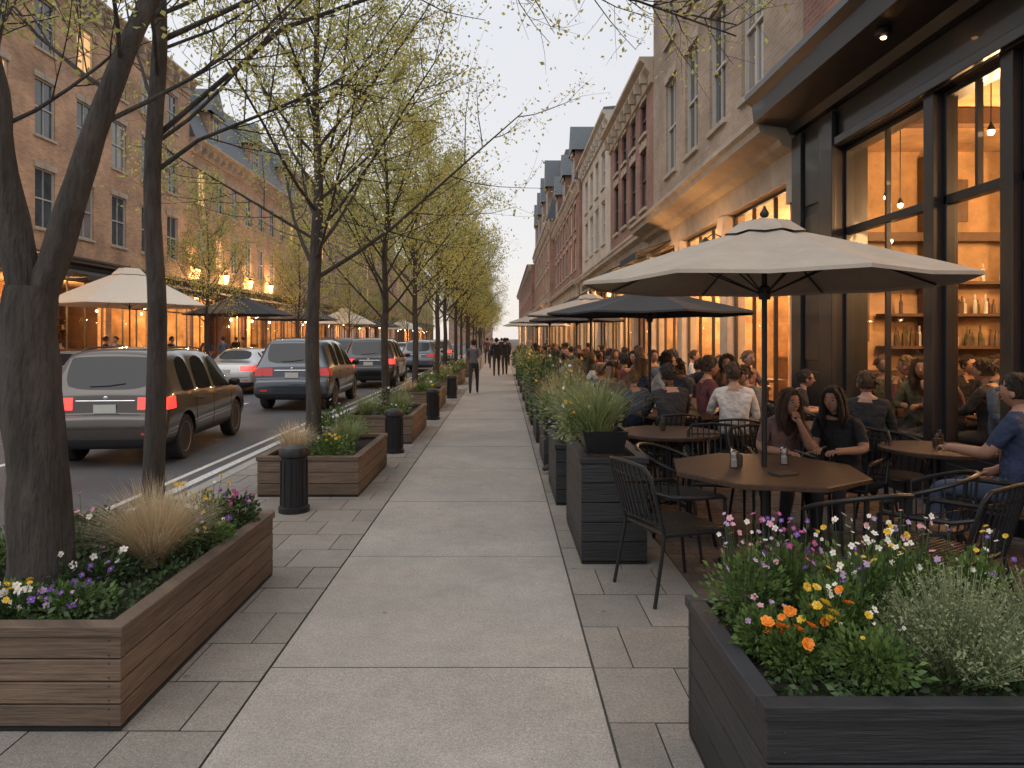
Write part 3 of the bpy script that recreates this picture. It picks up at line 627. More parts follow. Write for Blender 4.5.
car('wagon',carpaint('paint_blue',(.08,.10,.13)),'small looking blue car fourth in the kerbside line of cars',-4.4,36,0,'tail')
car('sedan',carpaint('paint_silver',(.38,.38,.38)),'silver sedan in the middle lane left of the blue grey estate car',-8.6,21.6,R(1),'brake')
car('sedan',carpaint('paint_white',(.45,.45,.43)),'pale sedan farther ahead of the silver one in the middle lane',-8.5,29,R(1),'tail')
car('suv',carpaint('paint_dk',(.03,.03,.035)),'dark car in the middle lane beyond the pale sedan',-8.3,36,0,'brake')
car('sedan',carpaint('paint_red',(.16,.03,.025)),'dark red car far along the middle lane',-8.1,44,0,'brake')
car('sedan',carpaint('paint_g2',(.25,.26,.28)),'light grey car at the left edge of the picture behind the forked trunk',-12.2+1.0,16.6,R(1),'tail')
car('wagon',carpaint('paint_g3',(.16,.16,.16)),'grey car far along the kerbside line of cars',-4.3,46,0,'brake')
car('sedan',carpaint('paint_g4',(.3,.29,.27)),'pale car at the far end of the middle lane',-8,54,0,'tail')

# ------------------------------------------------ buildings
WC={}
def win(parent,X,s,y0,z0,w,h,frame='wframe',trim='stone',pane='pane',style=2):
    key=(round(w,2),round(h,2),s,frame,trim,pane,style)
    if key not in WC:
        d=.12*s
        p=MB().quad((d,0,0),(d,w,0),(d,w,h),(d,0,h)).mesh('window',MT[pane])
        f=MB(); a,b=.06*s,.14*s; e=.055
        f.box(a,b,0,e,0,h);f.box(a,b,w-e,w,0,h);f.box(a,b,e,w-e,0,e);f.box(a,b,e,w-e,h-e,h);f.box(a+.01*s,b,e,w-e,h*.5-.025,h*.5+.025)
        if style==2: f.box(a+.02*s,b,w/2-.012,w/2+.012,e,h*.5-.025); f.box(a+.02*s,b,w/2-.012,w/2+.012,h*.5+.025,h-e)
        si=MB().box(-.07*s,.11*s,-.07,w+.07,-.10,-.002); li=MB().box(-.03*s,.058*s,-.08,w+.08,h+.002,h+.22)
        li.box(-.05*s,-.03*s,w/2-.08,w/2+.08,h+.004,h+.26)
        WC[key]=(p,f.mesh('frame',MT[frame]),si.mesh('sill',MT[trim]),li.mesh('lintel',MT[trim]))
    p,f,si,li=WC[key]; o=parent.location
    w_=ob('window',p,parent,(X-o.x,y0-o.y,z0-o.z)); ob('frame',f,w_); ob('sill',si,w_); ob('lintel',li,w_)
def wall_open(mb,X,s,y0,y1,z0,z1,ops,depth=.14,mi=0):
    ys=sorted({y0,y1}|{a for o in ops for a in o[:2]}); zs=sorted({z0,z1}|{a for o in ops for a in o[2:]})
    for i in range(len(ys)-1):
        for j in range(len(zs)-1):
            cy,cz=(ys[i]+ys[i+1])/2,(zs[j]+zs[j+1])/2
            if any(o[0]<cy<o[1] and o[2]<cz<o[3] for o in ops): continue
            mb.quad((X,ys[i],zs[j]),(X,ys[i+1],zs[j]),(X,ys[i+1],zs[j+1]),(X,ys[i],zs[j+1]),mi)
    for a,b,c,d in ops:
        x2=X+depth*s
        for q in (((X,a,c),(x2,a,c),(x2,a,d),(X,a,d)),((X,b,c),(x2,b,c),(x2,b,d),(X,b,d)),((X,a,c),(x2,a,c),(x2,b,c),(X,b,c)),((X,a,d),(x2,a,d),(x2,b,d),(X,b,d))): mb.quad(*q,mi)
def plight(loc,e,c=(1,.58,.26),r=.2):
    d=bpy.data.lights.new('lamp_light','POINT'); d.energy=e; d.color=c; d.shadow_soft_size=r; o=bpy.data.objects.new('lamp_light',d); col.objects.link(o); o.location=loc
def building(label,X,s,y0,y1,H,wall,trim,floors,bay=3.2,win_w=1.05,win_sp=2.3,frame='wframe',depth=12,shopframe='dframe',gtop=4.35,fascia='stone',pier=None,roof='flat',ridge=0,cornice=.55,energy=160,room=5,nlight=1,shelves=True,off=.6,slim=False,lit=0):
    root=T('building',label,'building',(X,y0,0)); pier=pier or trim
    ops=[]; n=int((y1-y0-off)/win_sp)
    mg=((y1-y0)-(n-1)*win_sp-win_w)/2
    for (z,h) in floors:
        for i in range(n): a=y0+mg+i*win_sp; ops.append((a,a+win_w,z,z+h))
    w=MB(); wall_open(w,X,s,y0,y1,gtop,H,ops); w.build('wall',MT[wall],root,world=True)
    for i,(a,b,c,d) in enumerate(ops): win(root,X,s,a,c,b-a,d-c,frame,trim,'panel' if lit and i%lit==1 else 'pane2' if (i*7)%5==0 else 'pane')
    xb=X+depth*s; sh=MB()
    for y in (y0+.001,y1-.001): sh.quad((X,y,0),(xb,y,0),(xb,y,H),(X,y,H))
    sh.quad((xb,y0,0),(xb,y1,0),(xb,y1,H),(xb,y0,H)); sh.build('side_wall',MT[wall],root,world=True)
    if roof=='flat': MB().box(X+.3*s,xb,y0+.01,y1-.01,H-.25,H-.15).build('roof',MT['slate'],root,world=True)
    else:
        m=MB(); m.prism([(X-.3*s,H+.02),(X+1.3*s,ridge),(X+6*s,ridge+.4),(xb,H+.02)],y0-.05,y1+.05); m.build('roof',MT['slate'],root,world=True)
        nd=max(1,int((y1-y0)/5.5))
        for i in range(nd):
            yc=y0+(y1-y0)*(i+.5)/nd; hz=ridge-H-.3; m=MB(); m.box(X+.02*s,X+1.6*s,yc-.85,yc+.85,H+.1,H+hz*.6); m.add([(X-.2*s,yc-1.1,H+hz*.6),(X-.2*s,yc+1.1,H+hz*.6),(X-.2*s,yc,H+hz*1.05),(X+2*s,yc-1.1,H+hz*.6),(X+2*s,yc+1.1,H+hz*.6),(X+2*s,yc,H+hz*1.05)],[(0,1,2),(0,2,5,3),(1,4,5,2)],1)
            m.build('dormer',[MT[wall],MT['slate']],root,world=True); win(root,X+.02*s-.145*s,s,yc-.45,H+.35,.9,hz*.6-.6,frame,trim)
        MB().box(X+3*s,X+3.8*s,y0+1,y0+2.2,ridge-1,ridge+1.2).build('chimney',MT[wall],root,world=True)
    if cornice:
        c=cornice; m=MB(); m.prism([(X+.01*s,H-.75),(X-.08*s,H-.72),(X-.1*s,H-.45),(X-c*.6*s,H-.3),(X-c*.62*s,H-.2),(X-c*s,H-.1),(X-c*s,H+.0),(X+.3*s,H+.004)],y0+.004,y1-.004)
        y=y0+.4
        while y<y1-.3: m.box(X-.102*s,X-c*.75*s,y,y+.14,H-.62,H-.32); y+=.9
        m.build('cornice',MT[trim],root,world=True)
    nb=max(1,round((y1-y0)/bay)); bw=(y1-y0)/nb
    for i in range(nb+1):
        pm=MB(); yc=y0+i*bw; a,b=max(y0,yc-.22),min(y1,yc+.22)
        pm.box(X-.10*s,X+.25*s,a+.002,b-.002,.502,3.598); pm.box(X-.16*s,X+.25*s,a+.002,b-.002,0,.5); pm.box(X-.16*s,X+.25*s,a+.002,b-.002,3.6,3.95)
        pm.build('pier',MT[pier],root,world=True,bevel=.01)
    q=.55 if slim else 1
    fm=MB(); fm.prism([(X+.25*s,3.952),(X-.12*s,3.952),(X-.14*s,4.35),(X-.3*q*s,4.42),(X-.34*q*s,4.5),(X-.62*q*s,4.6),(X-.64*q*s,4.70),(X-.7*q*s,4.74),(X-.7*q*s,4.82),(X-.03*s,4.9),(X+.003*s,4.9),(X+.003*s,gtop-.002),(X+.25*s,gtop-.002)],y0+.003,y1-.003)
    fm.build('storefront_cornice',MT[fascia],root,world=True)
    for i in range(nb):
        a,b=y0+i*bw+.222,y0+(i+1)*bw-.222
        bk=MB(); bk.box(X+.0*s,X+.16*s,a,b,0,.55); bk.box(X-.02*s,X-.001*s,a+.2,b-.2,.1,.45); bk.build('bulkhead',MT[shopframe],root,world=True)
        g=MB().quad((X+.08*s,a,.55),(X+.08*s,b,.55),(X+.08*s,b,3.95),(X+.08*s,a,3.95)).build('shop_window',MT['shopglass'],root,world=True)
        f=MB(); o_=[a,(a*2+b)/3,(a+2*b)/3,b]; xa,xc=X+.04*s,X+.10*s
        for q_ in o_: f.box(xa,xc,max(a,q_-.02),min(b,q_+.02),.552,3.948)
        f.box(xa+.002*s,xc-.002*s,a+.036,b-.036,2.95,3.01); f.box(xa+.002*s,xc-.002*s,a+.036,b-.036,.553,.62); f.box(xa+.002*s,xc-.002*s,a+.036,b-.036,3.90,3.947)
        f.build('frame',MT[shopframe],g,org=(X,y0,0))
    rm=MB(); a,b=y0+.02,y1-.02; xa,xc=X+.26*s,X+room*s; zt=4.1
    rm.quad((xa,a,.03),(xa,b,.03),(xc,b,.03),(xc,a,.03),1)
    for q in (((xc,a,.03),(xc,b,.03),(xc,b,zt),(xc,a,zt)),((xa,a,.03),(xc,a,.03),(xc,a,zt),(xa,a,zt)),((xa,b,.03),(xc,b,.03),(xc,b,zt),(xa,b,zt)),((xa,a,zt),(xa,b,zt),(xc,b,zt),(xc,a,zt))): rm.quad(*q,0)
    for i in range(1,nb): rm.box(X+room*.55*s,xc-.01*s,y0+i*bw-.1,y0+i*bw+.1,.03,zt-.01,2 if i%2 else 0)
    if shelves:
        for z in (1.0,1.5,2.0,2.5): rm.box(xc-.35*s,xc-.01*s,a+.5,b-.5,z,z+.05,2)
        y=a+.6
        while y<b-.6:
            for z in(1.05,1.55,2.05):
                if rnd.random()<.75: rm.box(xc-.25*s,xc-.15*s,y,y+rnd.uniform(.07,.16),z,z+rnd.uniform(.15,.38),2 if rnd.random()<.6 else 3)
            y+=.24
    for i in range(nb):
        yc=y0+(i+.5)*bw; rm.box(X+1.0*s,X+1.6*s,yc-.5,yc+.3,.72,.78,2); rm.box(X+1.25*s,X+1.35*s,yc-.15,yc-.05,.03,.72,2); rm.box(xc-1.3*s,xc-.9*s,yc-bw*.3,yc+bw*.3,.03,1.1,2); rm.box(xc-1.35*s,xc-.85*s,yc-bw*.31,yc+bw*.31,1.1,1.15,1)
        for (dx,z_) in ((.22,2.2),(.5,1.8)): rm.box(xc-.03*s,xc-.012*s,yc-bw*dx*.6,yc-bw*dx*.6+.7,z_,z_+.8,1)
    rm.build('interior',[MT['inwall'],MT['infloor'],MT['shelf'],MT['fl_white']],root,world=True)
    for i in range(nb):
        for (dx,dy,z) in ((.9,.25,3.1),(1.8,.6,2.9),(2.6,.4,3.2)):
            yy_=y0+(i+dy)*bw; o=MB().tube([(X+dx*s,yy_,z+.05),(X+dx*s,yy_,4.09)],.008,4).build('pendant_cord',MT['black'],root,world=True)
            MB().ball((X+dx*s,yy_,z),.05 if abs(y0)<30 else .08,8).build('bulb',MT['bulb'],o,org=(X,y0,0))
    for i in range(nlight): plight((X+room*.45*s,y0+(y1-y0)*(i+.5)/nlight,3.2),energy)
    return root
building('tan brick building with stone storefront cornice right of centre',4.3,1,10.03,20,13,'brick_t','stone',[(5.9,2.4),(9.3,2.3)],bay=3.3,win_sp=1.95,win_w=1.05,energy=480,nlight=3,room=4.6)
building('red brick building with bracketed cornice beyond the tan one',4.3,1,20.01,28,9.7,'brick_r','stone',[(5.6,1.8),(7.85,1.0)],bay=2.7,win_sp=1.7,win_w=.9,energy=800,room=4,cornice=.4,slim=True,frame='dframe')
building('cream painted building between two red brick ones',4.3,1,28.01,38,10.8,'creamw','creamw',[(5.7,1.8),(8.1,1.5)],bay=3.3,win_sp=2,win_w=.95,energy=900,room=4,cornice=.35,slim=True)
building('red brick building with steep slate roof and dormers',4.15,1,38.01,57,10.3,'brick_r','stone',[(5.6,1.7),(7.9,1.4)],bay=4,win_sp=2.4,win_w=1.1,energy=850,nlight=2,room=4,roof='mansard',ridge=14.2,cornice=.3,shelves=False,slim=True,lit=7)
building('brown brick building with tall slate roof far along the right side',3.8,1,57.01,84,11.2,'brick_b','stone',[(5.6,1.8),(8.1,1.8)],bay=5.2,win_sp=2.6,win_w=1.2,energy=1800,room=4,roof='mansard',ridge=17,cornice=.3,shelves=False,slim=True,lit=9)
building('farthest red brick building on the right side',3.4,1,84.01,150,10.5,'brick_r','stone',[(5.4,1.7),(7.8,1.6)],bay=6.6,win_sp=3.3,win_w=1.3,energy=2500,nlight=2,room=4,shelves=False,slim=True,lit=8)
building('brown brick three storey building at the left edge',-17,-1,14,38,15.5,'brick_l','stone',[(5.7,2.2),(9.1,2.1),(12.3,1.9)],bay=4,win_sp=2.5,win_w=1.15,energy=700,nlight=4,room=4.5,fascia='dframe',pier='brick_l',slim=True,lit=11)
building('red brick building with dormers, second from the left',-17,-1,38.01,58,12.6,'brick_l','stone',[(5.7,2.1),(9.1,1.9)],bay=4,win_sp=2.4,win_w=1.15,energy=1000,nlight=2,room=4.5,roof='mansard',ridge=16.5,fascia='dframe',pier='brick_r',slim=True,lit=7)
building('brown brick building, third from the left',-17,-1,58.01,82,15.5,'brick_b','stone',[(5.7,2.1),(9.1,2.1),(12.4,1.7)],bay=4.8,win_sp=2.7,win_w=1.2,energy=2200,nlight=1,room=4.5,shelves=False,fascia='dframe',pier='brick_b',slim=True,lit=9)
building('red brick building with slate roof, fourth from the left',-17,-1,82.01,112,14,'brick_r','stone',[(5.7,2.1),(9.1,2.1),(11.8,1.4)],bay=6,win_sp=3,win_w=1.3,energy=2600,room=4.5,roof='mansard',ridge=19,shelves=False,fascia='dframe',pier='brick_r',slim=True,lit=9)
building('farthest brown building on the left side',-17,-1,112.01,170,15,'brick_l','stone',[(5.7,2.1),(9.1,2.1),(12.4,1.7)],bay=8,win_sp=3.6,win_w=1.5,energy=3000,room=4.5,shelves=False,fascia='dframe',pier='brick_l',slim=True)
building('building closing the far end of the street',-3.5,-1,200,230,11,'brick_b','stone',[(5.7,2.1),(8.6,1.4)],bay=8,win_sp=3.6,win_w=1.5,energy=300,room=4.5,shelves=False,slim=True)
# near black storefront
X=4.3; root=T('building','near building with black painted storefront and red brick above','building',(X,2.0,0))
w=MB(); ops=[(3.0,4.1,6,8.3),(5.2,6.3,6,8.3),(7.4,8.5,6,8.3)]; wall_open(w,X,1,2,10.02,5.1,13,ops); w.quad((X,2,0),(16,2,0),(16,2,13),(X,2,13)); w.build('wall',MT['brick_r'],root,world=True)
for a,b,c,d in ops: win(root,X,1,a,c,b-a,d-c)
m=MB(); 
m.box(X-.12,X+.3,8.82,10.02,0,4.55); m.box(X-.18,X-.121,8.78,9.15,0,4.5); m.box(X-.18,X-.121,9.7,10.0,0,4.5)
for i in range(4): m.box(X-.145,X-.121,9.22,9.63,.3+i*1.05,1.2+i*1.05)
m.box(X-.1,X+.15,6.84,7.0,0,4.05); m.box(X-.08,X+.15,5.80,5.95,0,4.05); m.box(X-.08,X+.15,4.2,4.4,0,4.05); m.box(X-.08,X+.15,2.02,2.3,0,4.05)
m.box(X-.10,X+.3,2.02,8.818,4.052,4.55); m.box(X-.16,X-.101,2.02,8.77,4.06,4.16)
m.build('storefront_frame',MT['blackp'],root,world=True,bevel=.008)
m=MB(); m.prism([(X+.2,4.552),(X-.2,4.552),(X-.25,4.65),(X-.72,4.72),(X-.75,4.95),(X-.85,5.02),(X-.85,5.1),(X+.1,5.15)],2.02,10.0); m.build('storefront_cornice',MT['blackp'],root,world=True)
for a,b in ((7.0,8.818),(5.95,6.838),(4.4,5.798),(2.3,4.198)):
    g=MB().quad((X+.05,a,.6),(X+.05,b,.6),(X+.05,b,4.05),(X+.05,a,4.05)).build('shop_window',MT['shopglass'],root,world=True)
    f=MB(); f.box(X-.0,X+.1,a+.002,b-.002,2.95,3.04); f.box(X-.02,X+.1,a+.002,b-.002,.552,.64); f.box(X-.0,X+.09,a+.002,a+.05,.642,4.04); f.box(X-.0,X+.09,b-.05,b-.002,.642,4.04); f.box(X-.0,X+.09,a+.052,b-.052,3.99,4.04)
    mid=(a+b)/2; f.box(X+.02,X+.08,mid-.018,mid+.018,3.042,3.988)
    if b-a>1.5: f.box(X+.02,X+.08,mid-.018,mid+.018,.642,2.948)
    f.build('frame',MT['blackp'],g,org=(X,2.0,0),bevel=.005)
    bk=MB(); bk.box(X-.03,X+.1,a+.002,b-.002,0,.55); bk.box(X-.05,X-.031,a+.12,b-.12,.1,.45); bk.build('bulkhead',MT['blackp'],root,world=True,bevel=.004)
rm=MB(); xa,xc,a,b,zt=X+.31,10.5,2.05,9.98,4.3
rm.quad((xa,a,.03),(xa,b,.03),(xc,b,.03),(xc,a,.03),1)
for q in (((xc,a,.03),(xc,b,.03),(xc,b,zt),(xc,a,zt)),((xa,a,.03),(xc,a,.03),(xc,a,zt),(xa,a,zt)),((xa,b,.03),(xc,b,.03),(xc,b,zt),(xa,b,zt)),((xa,a,zt),(xa,b,zt),(xc,b,zt),(xc,a,zt))): rm.quad(*q,0)
for z in (1.5,1.95,2.4): rm.box(5.3,10.2,9.7,9.95,z,z+.04,2)
for i in range(130): 
    x=5.35+i*.037; z=rnd.choice((1.54,1.99,2.44)); h_=rnd.uniform(.7,1.1); rm.lathe([(.026,0),(.026,.16*h_),(.011,.2*h_),(.011,.27*h_)],(x,9.8,z),8,rnd.choice((2,2,4,3,1)))
for x in (4.7,5.9,7.1,8.6,10.2): rm.box(x,x+.12,9.6,9.96,.03,4.2,2)
rm.box(4.62,10.4,9.72,9.96,3.0,3.12,2); rm.box(4.62,10.4,9.75,9.96,.03,1.2,2)
for (x0_,x1_,z0_,z1_) in ((4.95,5.2,1.6,2.3),(6.1,6.6,3.3,3.9),(7.3,8.2,3.3,3.95)): rm.box(x0_,x1_,9.93,9.965,z0_,z1_,1)
rm.box(7.0,9.5,8.95,9.3,.03,1.08,2); rm.box(6.95,9.55,8.9,9.35,1.08,1.13,1)
for y in (3.5,5,6.5,8): rm.box(xa,xc,y,y+.18,4.1,4.28,2)
rm.build('interior',[MT['inwall'],MT['infloor'],MT['shelf'],MT['fl_white'],MT['sh_olive']],root,world=True)
for p_,e in (((5.6,7.9,3.3),190),((6.3,5.2,3.3),260),((8.2,7.4,3.0),300)): plight(p_,e)
def pendant(label,x,y,z,zt,r=.05,group='pendant lamps glowing inside the near restaurant'):
    t=T('pendant_lamp',label,'lamp',(x,y,z),0,group); MB().tube([(0,0,.06),(0,0,zt-z)],.006,4).build('cord',MT['black'],t); MB().ball((0,0,0),r,10).build('bulb',MT['bulb'],t,True); MB().lathe([(r*1.2,.02),(r*1.0,.05),(r*.4,.09),(.01,.1)],n=14).build('lamp_shade',MT['black'],t,True)
k=0
for x in (4.8,5.3,5.9,6.6,7.6):
    for y in (5.8,6.8,7.7,8.4,9.1):
        pendant(f'glowing pendant bulb inside the near restaurant, {ORD[k]} counting from the window corner',x+rnd.uniform(-.25,.25),y+rnd.uniform(-.3,.3),3.3+rnd.uniform(-.6,.6),4.28,.03); k+=1
t=T('ceiling_light','small warm lamp under the black cornice near the top right','lamp',(3.75,6.9,4.66)); MB().lathe([(.07,.03),(.08,-.03),(.02,-.05)],n=16).build('housing',MT['black'],t,True); MB().lathe([(.03,-.045),(.025,-.06),(.01,-.065)],n=16).build('bulb',MT['bulb2'],t,True)
def lantern(label,x,y,z,s,group,r=1):
    t=T('wall_lantern',label,'lantern',(x,y,z),0,group,r); MB().tube([(.35*s,0,.2),(.15*s,0,.28),(0,0,.18)],.015,5).build('arm',MT['black'],t); MB().lathe([(.05,-.18),(.10,.10)],n=8).build('glass',MT['bulb2'],t); MB().lathe([(.12,.101),(.03,.2),(.01,.22)],n=8).build('cap',MT['black'],t)
for i,y in enumerate([13.3,16.7,22.7,25.4,31.3,34.6,40,44,48,52,57,63,70,78]):
    lantern(f'glowing wall lantern on the right row of buildings, {ORD[i]} from the near end',3.85,y,3.35,1,'wall lanterns on the right row')
    if i in(0,1,2,4,6,8,11): plight((3.6,y+.3,3.3),50 if i<3 else 150,(1,.52,.2),.1)
for i,y in enumerate([26,30,34,38,42,46,50,54,60,68,76,86]):
    hi=i in(3,4,5,6)
    lantern(f'glowing wall lantern on the left row of buildings, {ORD[i]} from the left',-16.6,y,5.2 if hi else 3.4,-1,'wall lanterns on the left row',1.8 if hi else 1.2)
    if hi or i in(0,8): plight((-16.3,y+.3,5.2 if hi else 3.4),320,(1,.52,.2),.1)
def awning(label,x0,x1,y0,y1,z,zt,group=None,mat='charc'):
    t=T('awning',label,'awning',((x0+x1)/2,y0,z),0,group); e=.03*(1 if x1>x0 else -1); MB().prism([(x1,zt),(x0,z+.05),(x0,z-.12),(x0+e,z-.12),(x0+e,z+.02),(x1,zt-.04)],y0,y1).build('canopy',MT[mat],t,world=True)
    m=MB()
    for y in (y0+.05,y1-.05): m.tube([(x1,y,z-.05),(x0,y,z-.02)],.015,5)
    m.build('frame',MT['black'],t,world=True)
awning('black awning over the far bays of the tan building',3.3,4.18,17.4,19.8,3.75,4.1); awning('black awning on the red brick building past the tan one',3.1,4.18,20.4,27.5,3.6,4.1); awning('dark awning on the cream painted building',3.2,4.18,30,37,3.4,4.0)
awning('dark awning on the slate roofed building at right',3.1,4.08,39,56,3.4,4.0)
for i,(a,b) in enumerate(((15,25),(26,37),(39,48),(49,57),(59,81),(83,111))): awning(f'dark canopy along the left row of shops, {ORD[i]} from the left edge',-15.4,-16.85,a,b,3.95,4.35,'dark canopies on the left row')

# ------------------------------------------------ umbrellas
def umbrella(label,x,y,Rr,rimz,peak,mat,base=True,rot=0,z0=0):
    t=T('patio_umbrella',label,'umbrella',(x,y,z0),rot); m=MB(); N=64; K=8; h_=PI/8
    def ring(r0,zf,sagk):
        out=[]
        for k_ in range(N):
            a=2*PI*k_/N; v=(a+h_)%(PI/4)-h_; sg=abs(v)/h_
            f=math.cos(h_)/math.cos(h_-abs(v)); out.append((r0*f*math.cos(a),r0*f*math.sin(a),zf-sagk*sg))
        return out
    vs=[]
    for i in range(K+1):
        q=i/K; vs+=ring(.03+(Rr-.03)*q,peak-(peak-rimz)*(q**1.1),.045*q*(1.25-q)*1.6)
    vs+=[(a_*1.002,b_*1.002,c-.022) for a_,b_,c in vs[-N:]]
    m.add(vs,[(i*N+k_,i*N+(k_+1)%N,(i+1)*N+(k_+1)%N,(i+1)*N+k_) for i in range(K+1) for k_ in range(N)]); m.build('canopy',mat,t,True,ang=14)
    m=MB(); vs=ring(.02,peak+.06,0)+ring(Rr*.13,peak+.03,.004)+ring(Rr*.22,peak-(peak-rimz)*.17+.015,.01); m.add(vs,[(i*N+k_,i*N+(k_+1)%N,(i+1)*N+(k_+1)%N,(i+1)*N+k_) for i in range(2) for k_ in range(N)]); m.build('vent',mat,t,True,ang=14)
    MB().tube([(0,0,.02),(0,0,peak+.06)],.019*(Rr/1.35)**.5,12).build('pole',MT['black'],t,True)
    MB().lathe([(.012,peak+.06),(.03,peak+.075),(.032,peak+.095),(.015,peak+.12),(.006,peak+.145)],n=12).build('finial',MT['black'],t,True)
    MB().lathe([(.04,rimz-.12),(.045,rimz-.04),(.02,rimz-.02)],n=12).build('runner',MT['black'],t,True)
    for k_ in range(8):
        a=PI/4*k_; c,s=math.cos(a),math.sin(a); pt=[(c*Rr*q,s*Rr*q,peak-(peak-rimz)*(q**1.1)-.02) for q in (.03,.25,.5,.75,.975)]
        MB().tube(pt,.008,5).tube([(c*.03,s*.03,rimz-.08),pt[2]],.006,5).build('rib',MT['black'],t)
    if base: MB().lathe([(.26,0),(.26,.04),(.05,.07),(.03,.35),(.026,.36)],n=20).build('base',MT['black'],t,True)
    return t
umbrella('large cream patio umbrella over the octagonal wooden table',1.83,4.9,1.28,2.04,2.43,MT['cream'],rot=.06)
umbrella('black patio umbrella behind the large cream one',1.95,9.3,1.38,1.98,2.28,MT['charc'],rot=.1)
umbrella('tan patio umbrella just beyond the black one on the terrace',1.7,13.6,1.3,2.1,2.45,MT['cream'],rot=.3)
umbrella('dark patio umbrella farther along the terrace',1.9,18,1.3,2.1,2.45,MT['charc'],rot=.3)
umbrella('small looking cream umbrella far along the terrace',1.6,24,1.4,2.2,2.6,MT['cream']); umbrella('farthest cream umbrella on the right terrace',1.5,31,1.5,2.2,2.7,MT['cream'])
for i,(y,mt,nm) in enumerate(((25.5,'white_c','large cream umbrella across the road, nearest on the left'),(36,'charc','large black umbrella across the road'),(60,'white_c','white umbrella across the road beyond the black one'),(76,'charc','dark umbrella far across the road'),(95,'white_c','farthest pale umbrella across the road'),(46,'charc','second dark umbrella across the road, partly hidden by trees'))):
    umbrella(nm,-13.6,y,2.75,2.85,4.15 if mt=='white_c' else 3.8,MT[mt],rot=.2*i)

# ------------------------------------------------ tables and chairs
def table(label,x,y,r=.64,h=.75,mat='tabwood',n=8,rot=.2):
    t=T('round_table',label,'table',(x,y,0),rot)
    MB().lathe([(r-.012,h-.035),(r,h-.03),(r,h-.006),(r-.008,h),(.0001,h)],n=n).build('tabletop',MT[mat],t)
    MB().lathe([(.05,.05),(.035,.09),(.035,h-.09),(.09,h-.04)],n=14).build('pedestal',MT['black'],t,True)
    m=MB()
    for k_ in range(4):
        a=PI/2*k_+.4; c,s=math.cos(a),math.sin(a); m.tube([(0,0,.09),(c*.2,s*.2,.07),(c*r*.6,s*r*.6,.015)],[.022,.02,.014],6)
    m.build('foot',MT['black'],t,True); return t
def chair_a():
    t=T('armchair','','chair'); B=MT['black']
    for s in(-1,1):
        MB().tube([(.25*s,.26,0),(.25*s,.22,.43),(.265*s,.20,.64)],.012,8).build('leg',B,t,True); MB().tube([(.25*s,-.30,0),(.235*s,-.22,.43)],.012,8).build('leg',B,t,True)
        MB().tube([(.235*s,-.285,.70),(.275*s,-.2,.675),(.285*s,0,.66),(.275*s,.17,.655),(.265*s,.21,.63)],[.012,.014,.016,.016,.012],8).build('armrest',B,t,True)
    m=MB(); m.tube([(-.235,-.21,.43),(-.245,.23,.43),(.245,.23,.43),(.235,-.21,.43),(-.235,-.21,.43)],.014,8)
    for i in range(17): x=-.225+.45*i/16; m.box(x-.009,x+.009,-.21,.23,.428,.437)
    for i in range(15): y=-.195+.41*i/14; m.box(-.235,.235,y-.008,y+.008,.4375,.4425)
    m.build('seat',B,t,True)
    m=MB(); 
    def bp(u,z): return (.235*u*(1+.05*(z-.45)),-.22-.11*(z-.43)/.4-.035*(1-u*u),z)
    m.tube([bp(-1,.43),bp(-1,.65),bp(-.98,.80),bp(-.85,.855),bp(0,.87),bp(.85,.855),bp(.98,.80),bp(1,.65),bp(1,.43)],.013,8)
    for i in range(9): u=-.84+1.68*i/8; m.tube([bp(u,.5),bp(u,.68),bp(u,.86)],.0075,4)
    for z in (.5,.78): m.tube([bp(u_,z) for u_ in(-.98,-.5,0,.5,.98)],.008,4)
    m.build('backrest',B,t,True); return t
def chair_b():
    t=T('wire_chair','','chair'); B=MT['black']
    for s in(-1,1):
        for y in(.2,-.2): MB().tube([(.23*s,y*1.25,0),(.19*s,y*.9,.44)],.012,7).build('leg',B,t,True)
    m=MB(); m.lathe([(.23,.43),(.245,.44),(.24,.455),(.0001,.45)],n=24); m.build('seat',B,t,True)
    m=MB(); hp=[]; 
    for i in range(17):
        a=PI-.35+(PI+.7)*i/16; hp.append((.285*math.cos(a),.285*math.sin(a)-.02,.66+.14*math.sin(PI*i/16)))
    m.tube(hp,.014,8); lp=[(p[0]*.84,p[1]*.84,.45) for p in hp]
    for i in range(17): m.tube([lp[i],((lp[i][0]+hp[i][0])/2*1.05,(lp[i][1]+hp[i][1])/2*1.05,(.45+hp[i][2])/2),hp[i]],.006,4)
    m.tube([(p[0]*.95,p[1]*.95,.45+.45*(p[2]-.45)) for p in hp],.006,4)
    m.build('backrest',B,t,True); return t
CA=chair_a(); CB=chair_b(); used={}
def place(src,label,x,y,rz,group=None):
    if src.name not in used:
        used[src.name]=1; src.location=(x,y,0); src.rotation_euler=(0,0,rz); src['label']=label
        if group: src['group']=group
        return src
    r=dup(src,label,(x,y,0),rz,1,group)
    if not group and 'group' in r: del r['group']
    return r
table('octagonal wooden table under the cream umbrella',1.82,4.85,.66)
place(CA,'black slatted armchair left of the octagonal wooden table',1.12,4.6,-PI/2+.35)
place(CB,'black wire chair with curved back in front of the octagonal table',2.02,4.05,.25)
place(CA,'black slatted armchair in front of the octagonal table, right of the wire chair',2.5,4.0,.55)
place(CB,'black wire chair at the right side of the octagonal table',2.72,4.55,PI/2-.6)
place(CA,'black slatted armchair behind the octagonal table',1.85,6.0,PI-.2)
place(CB,'black wire chair close behind the left slatted armchair',1.35,5.45,-PI/2-.5)
table('round dark table behind the octagonal one',1.6,6.75,.48,n=28)
place(CA,'black slatted armchair left of the round dark table',1.13,6.75,-PI/2)
table('small table with a drink at the right by the black storefront',3.55,5.75,.42,n=28)
place(CB,'empty wire chair behind the small table at the right',3.45,6.15,PI)
table('round table behind the two long haired women',3.3,7.2,.42,n=28)
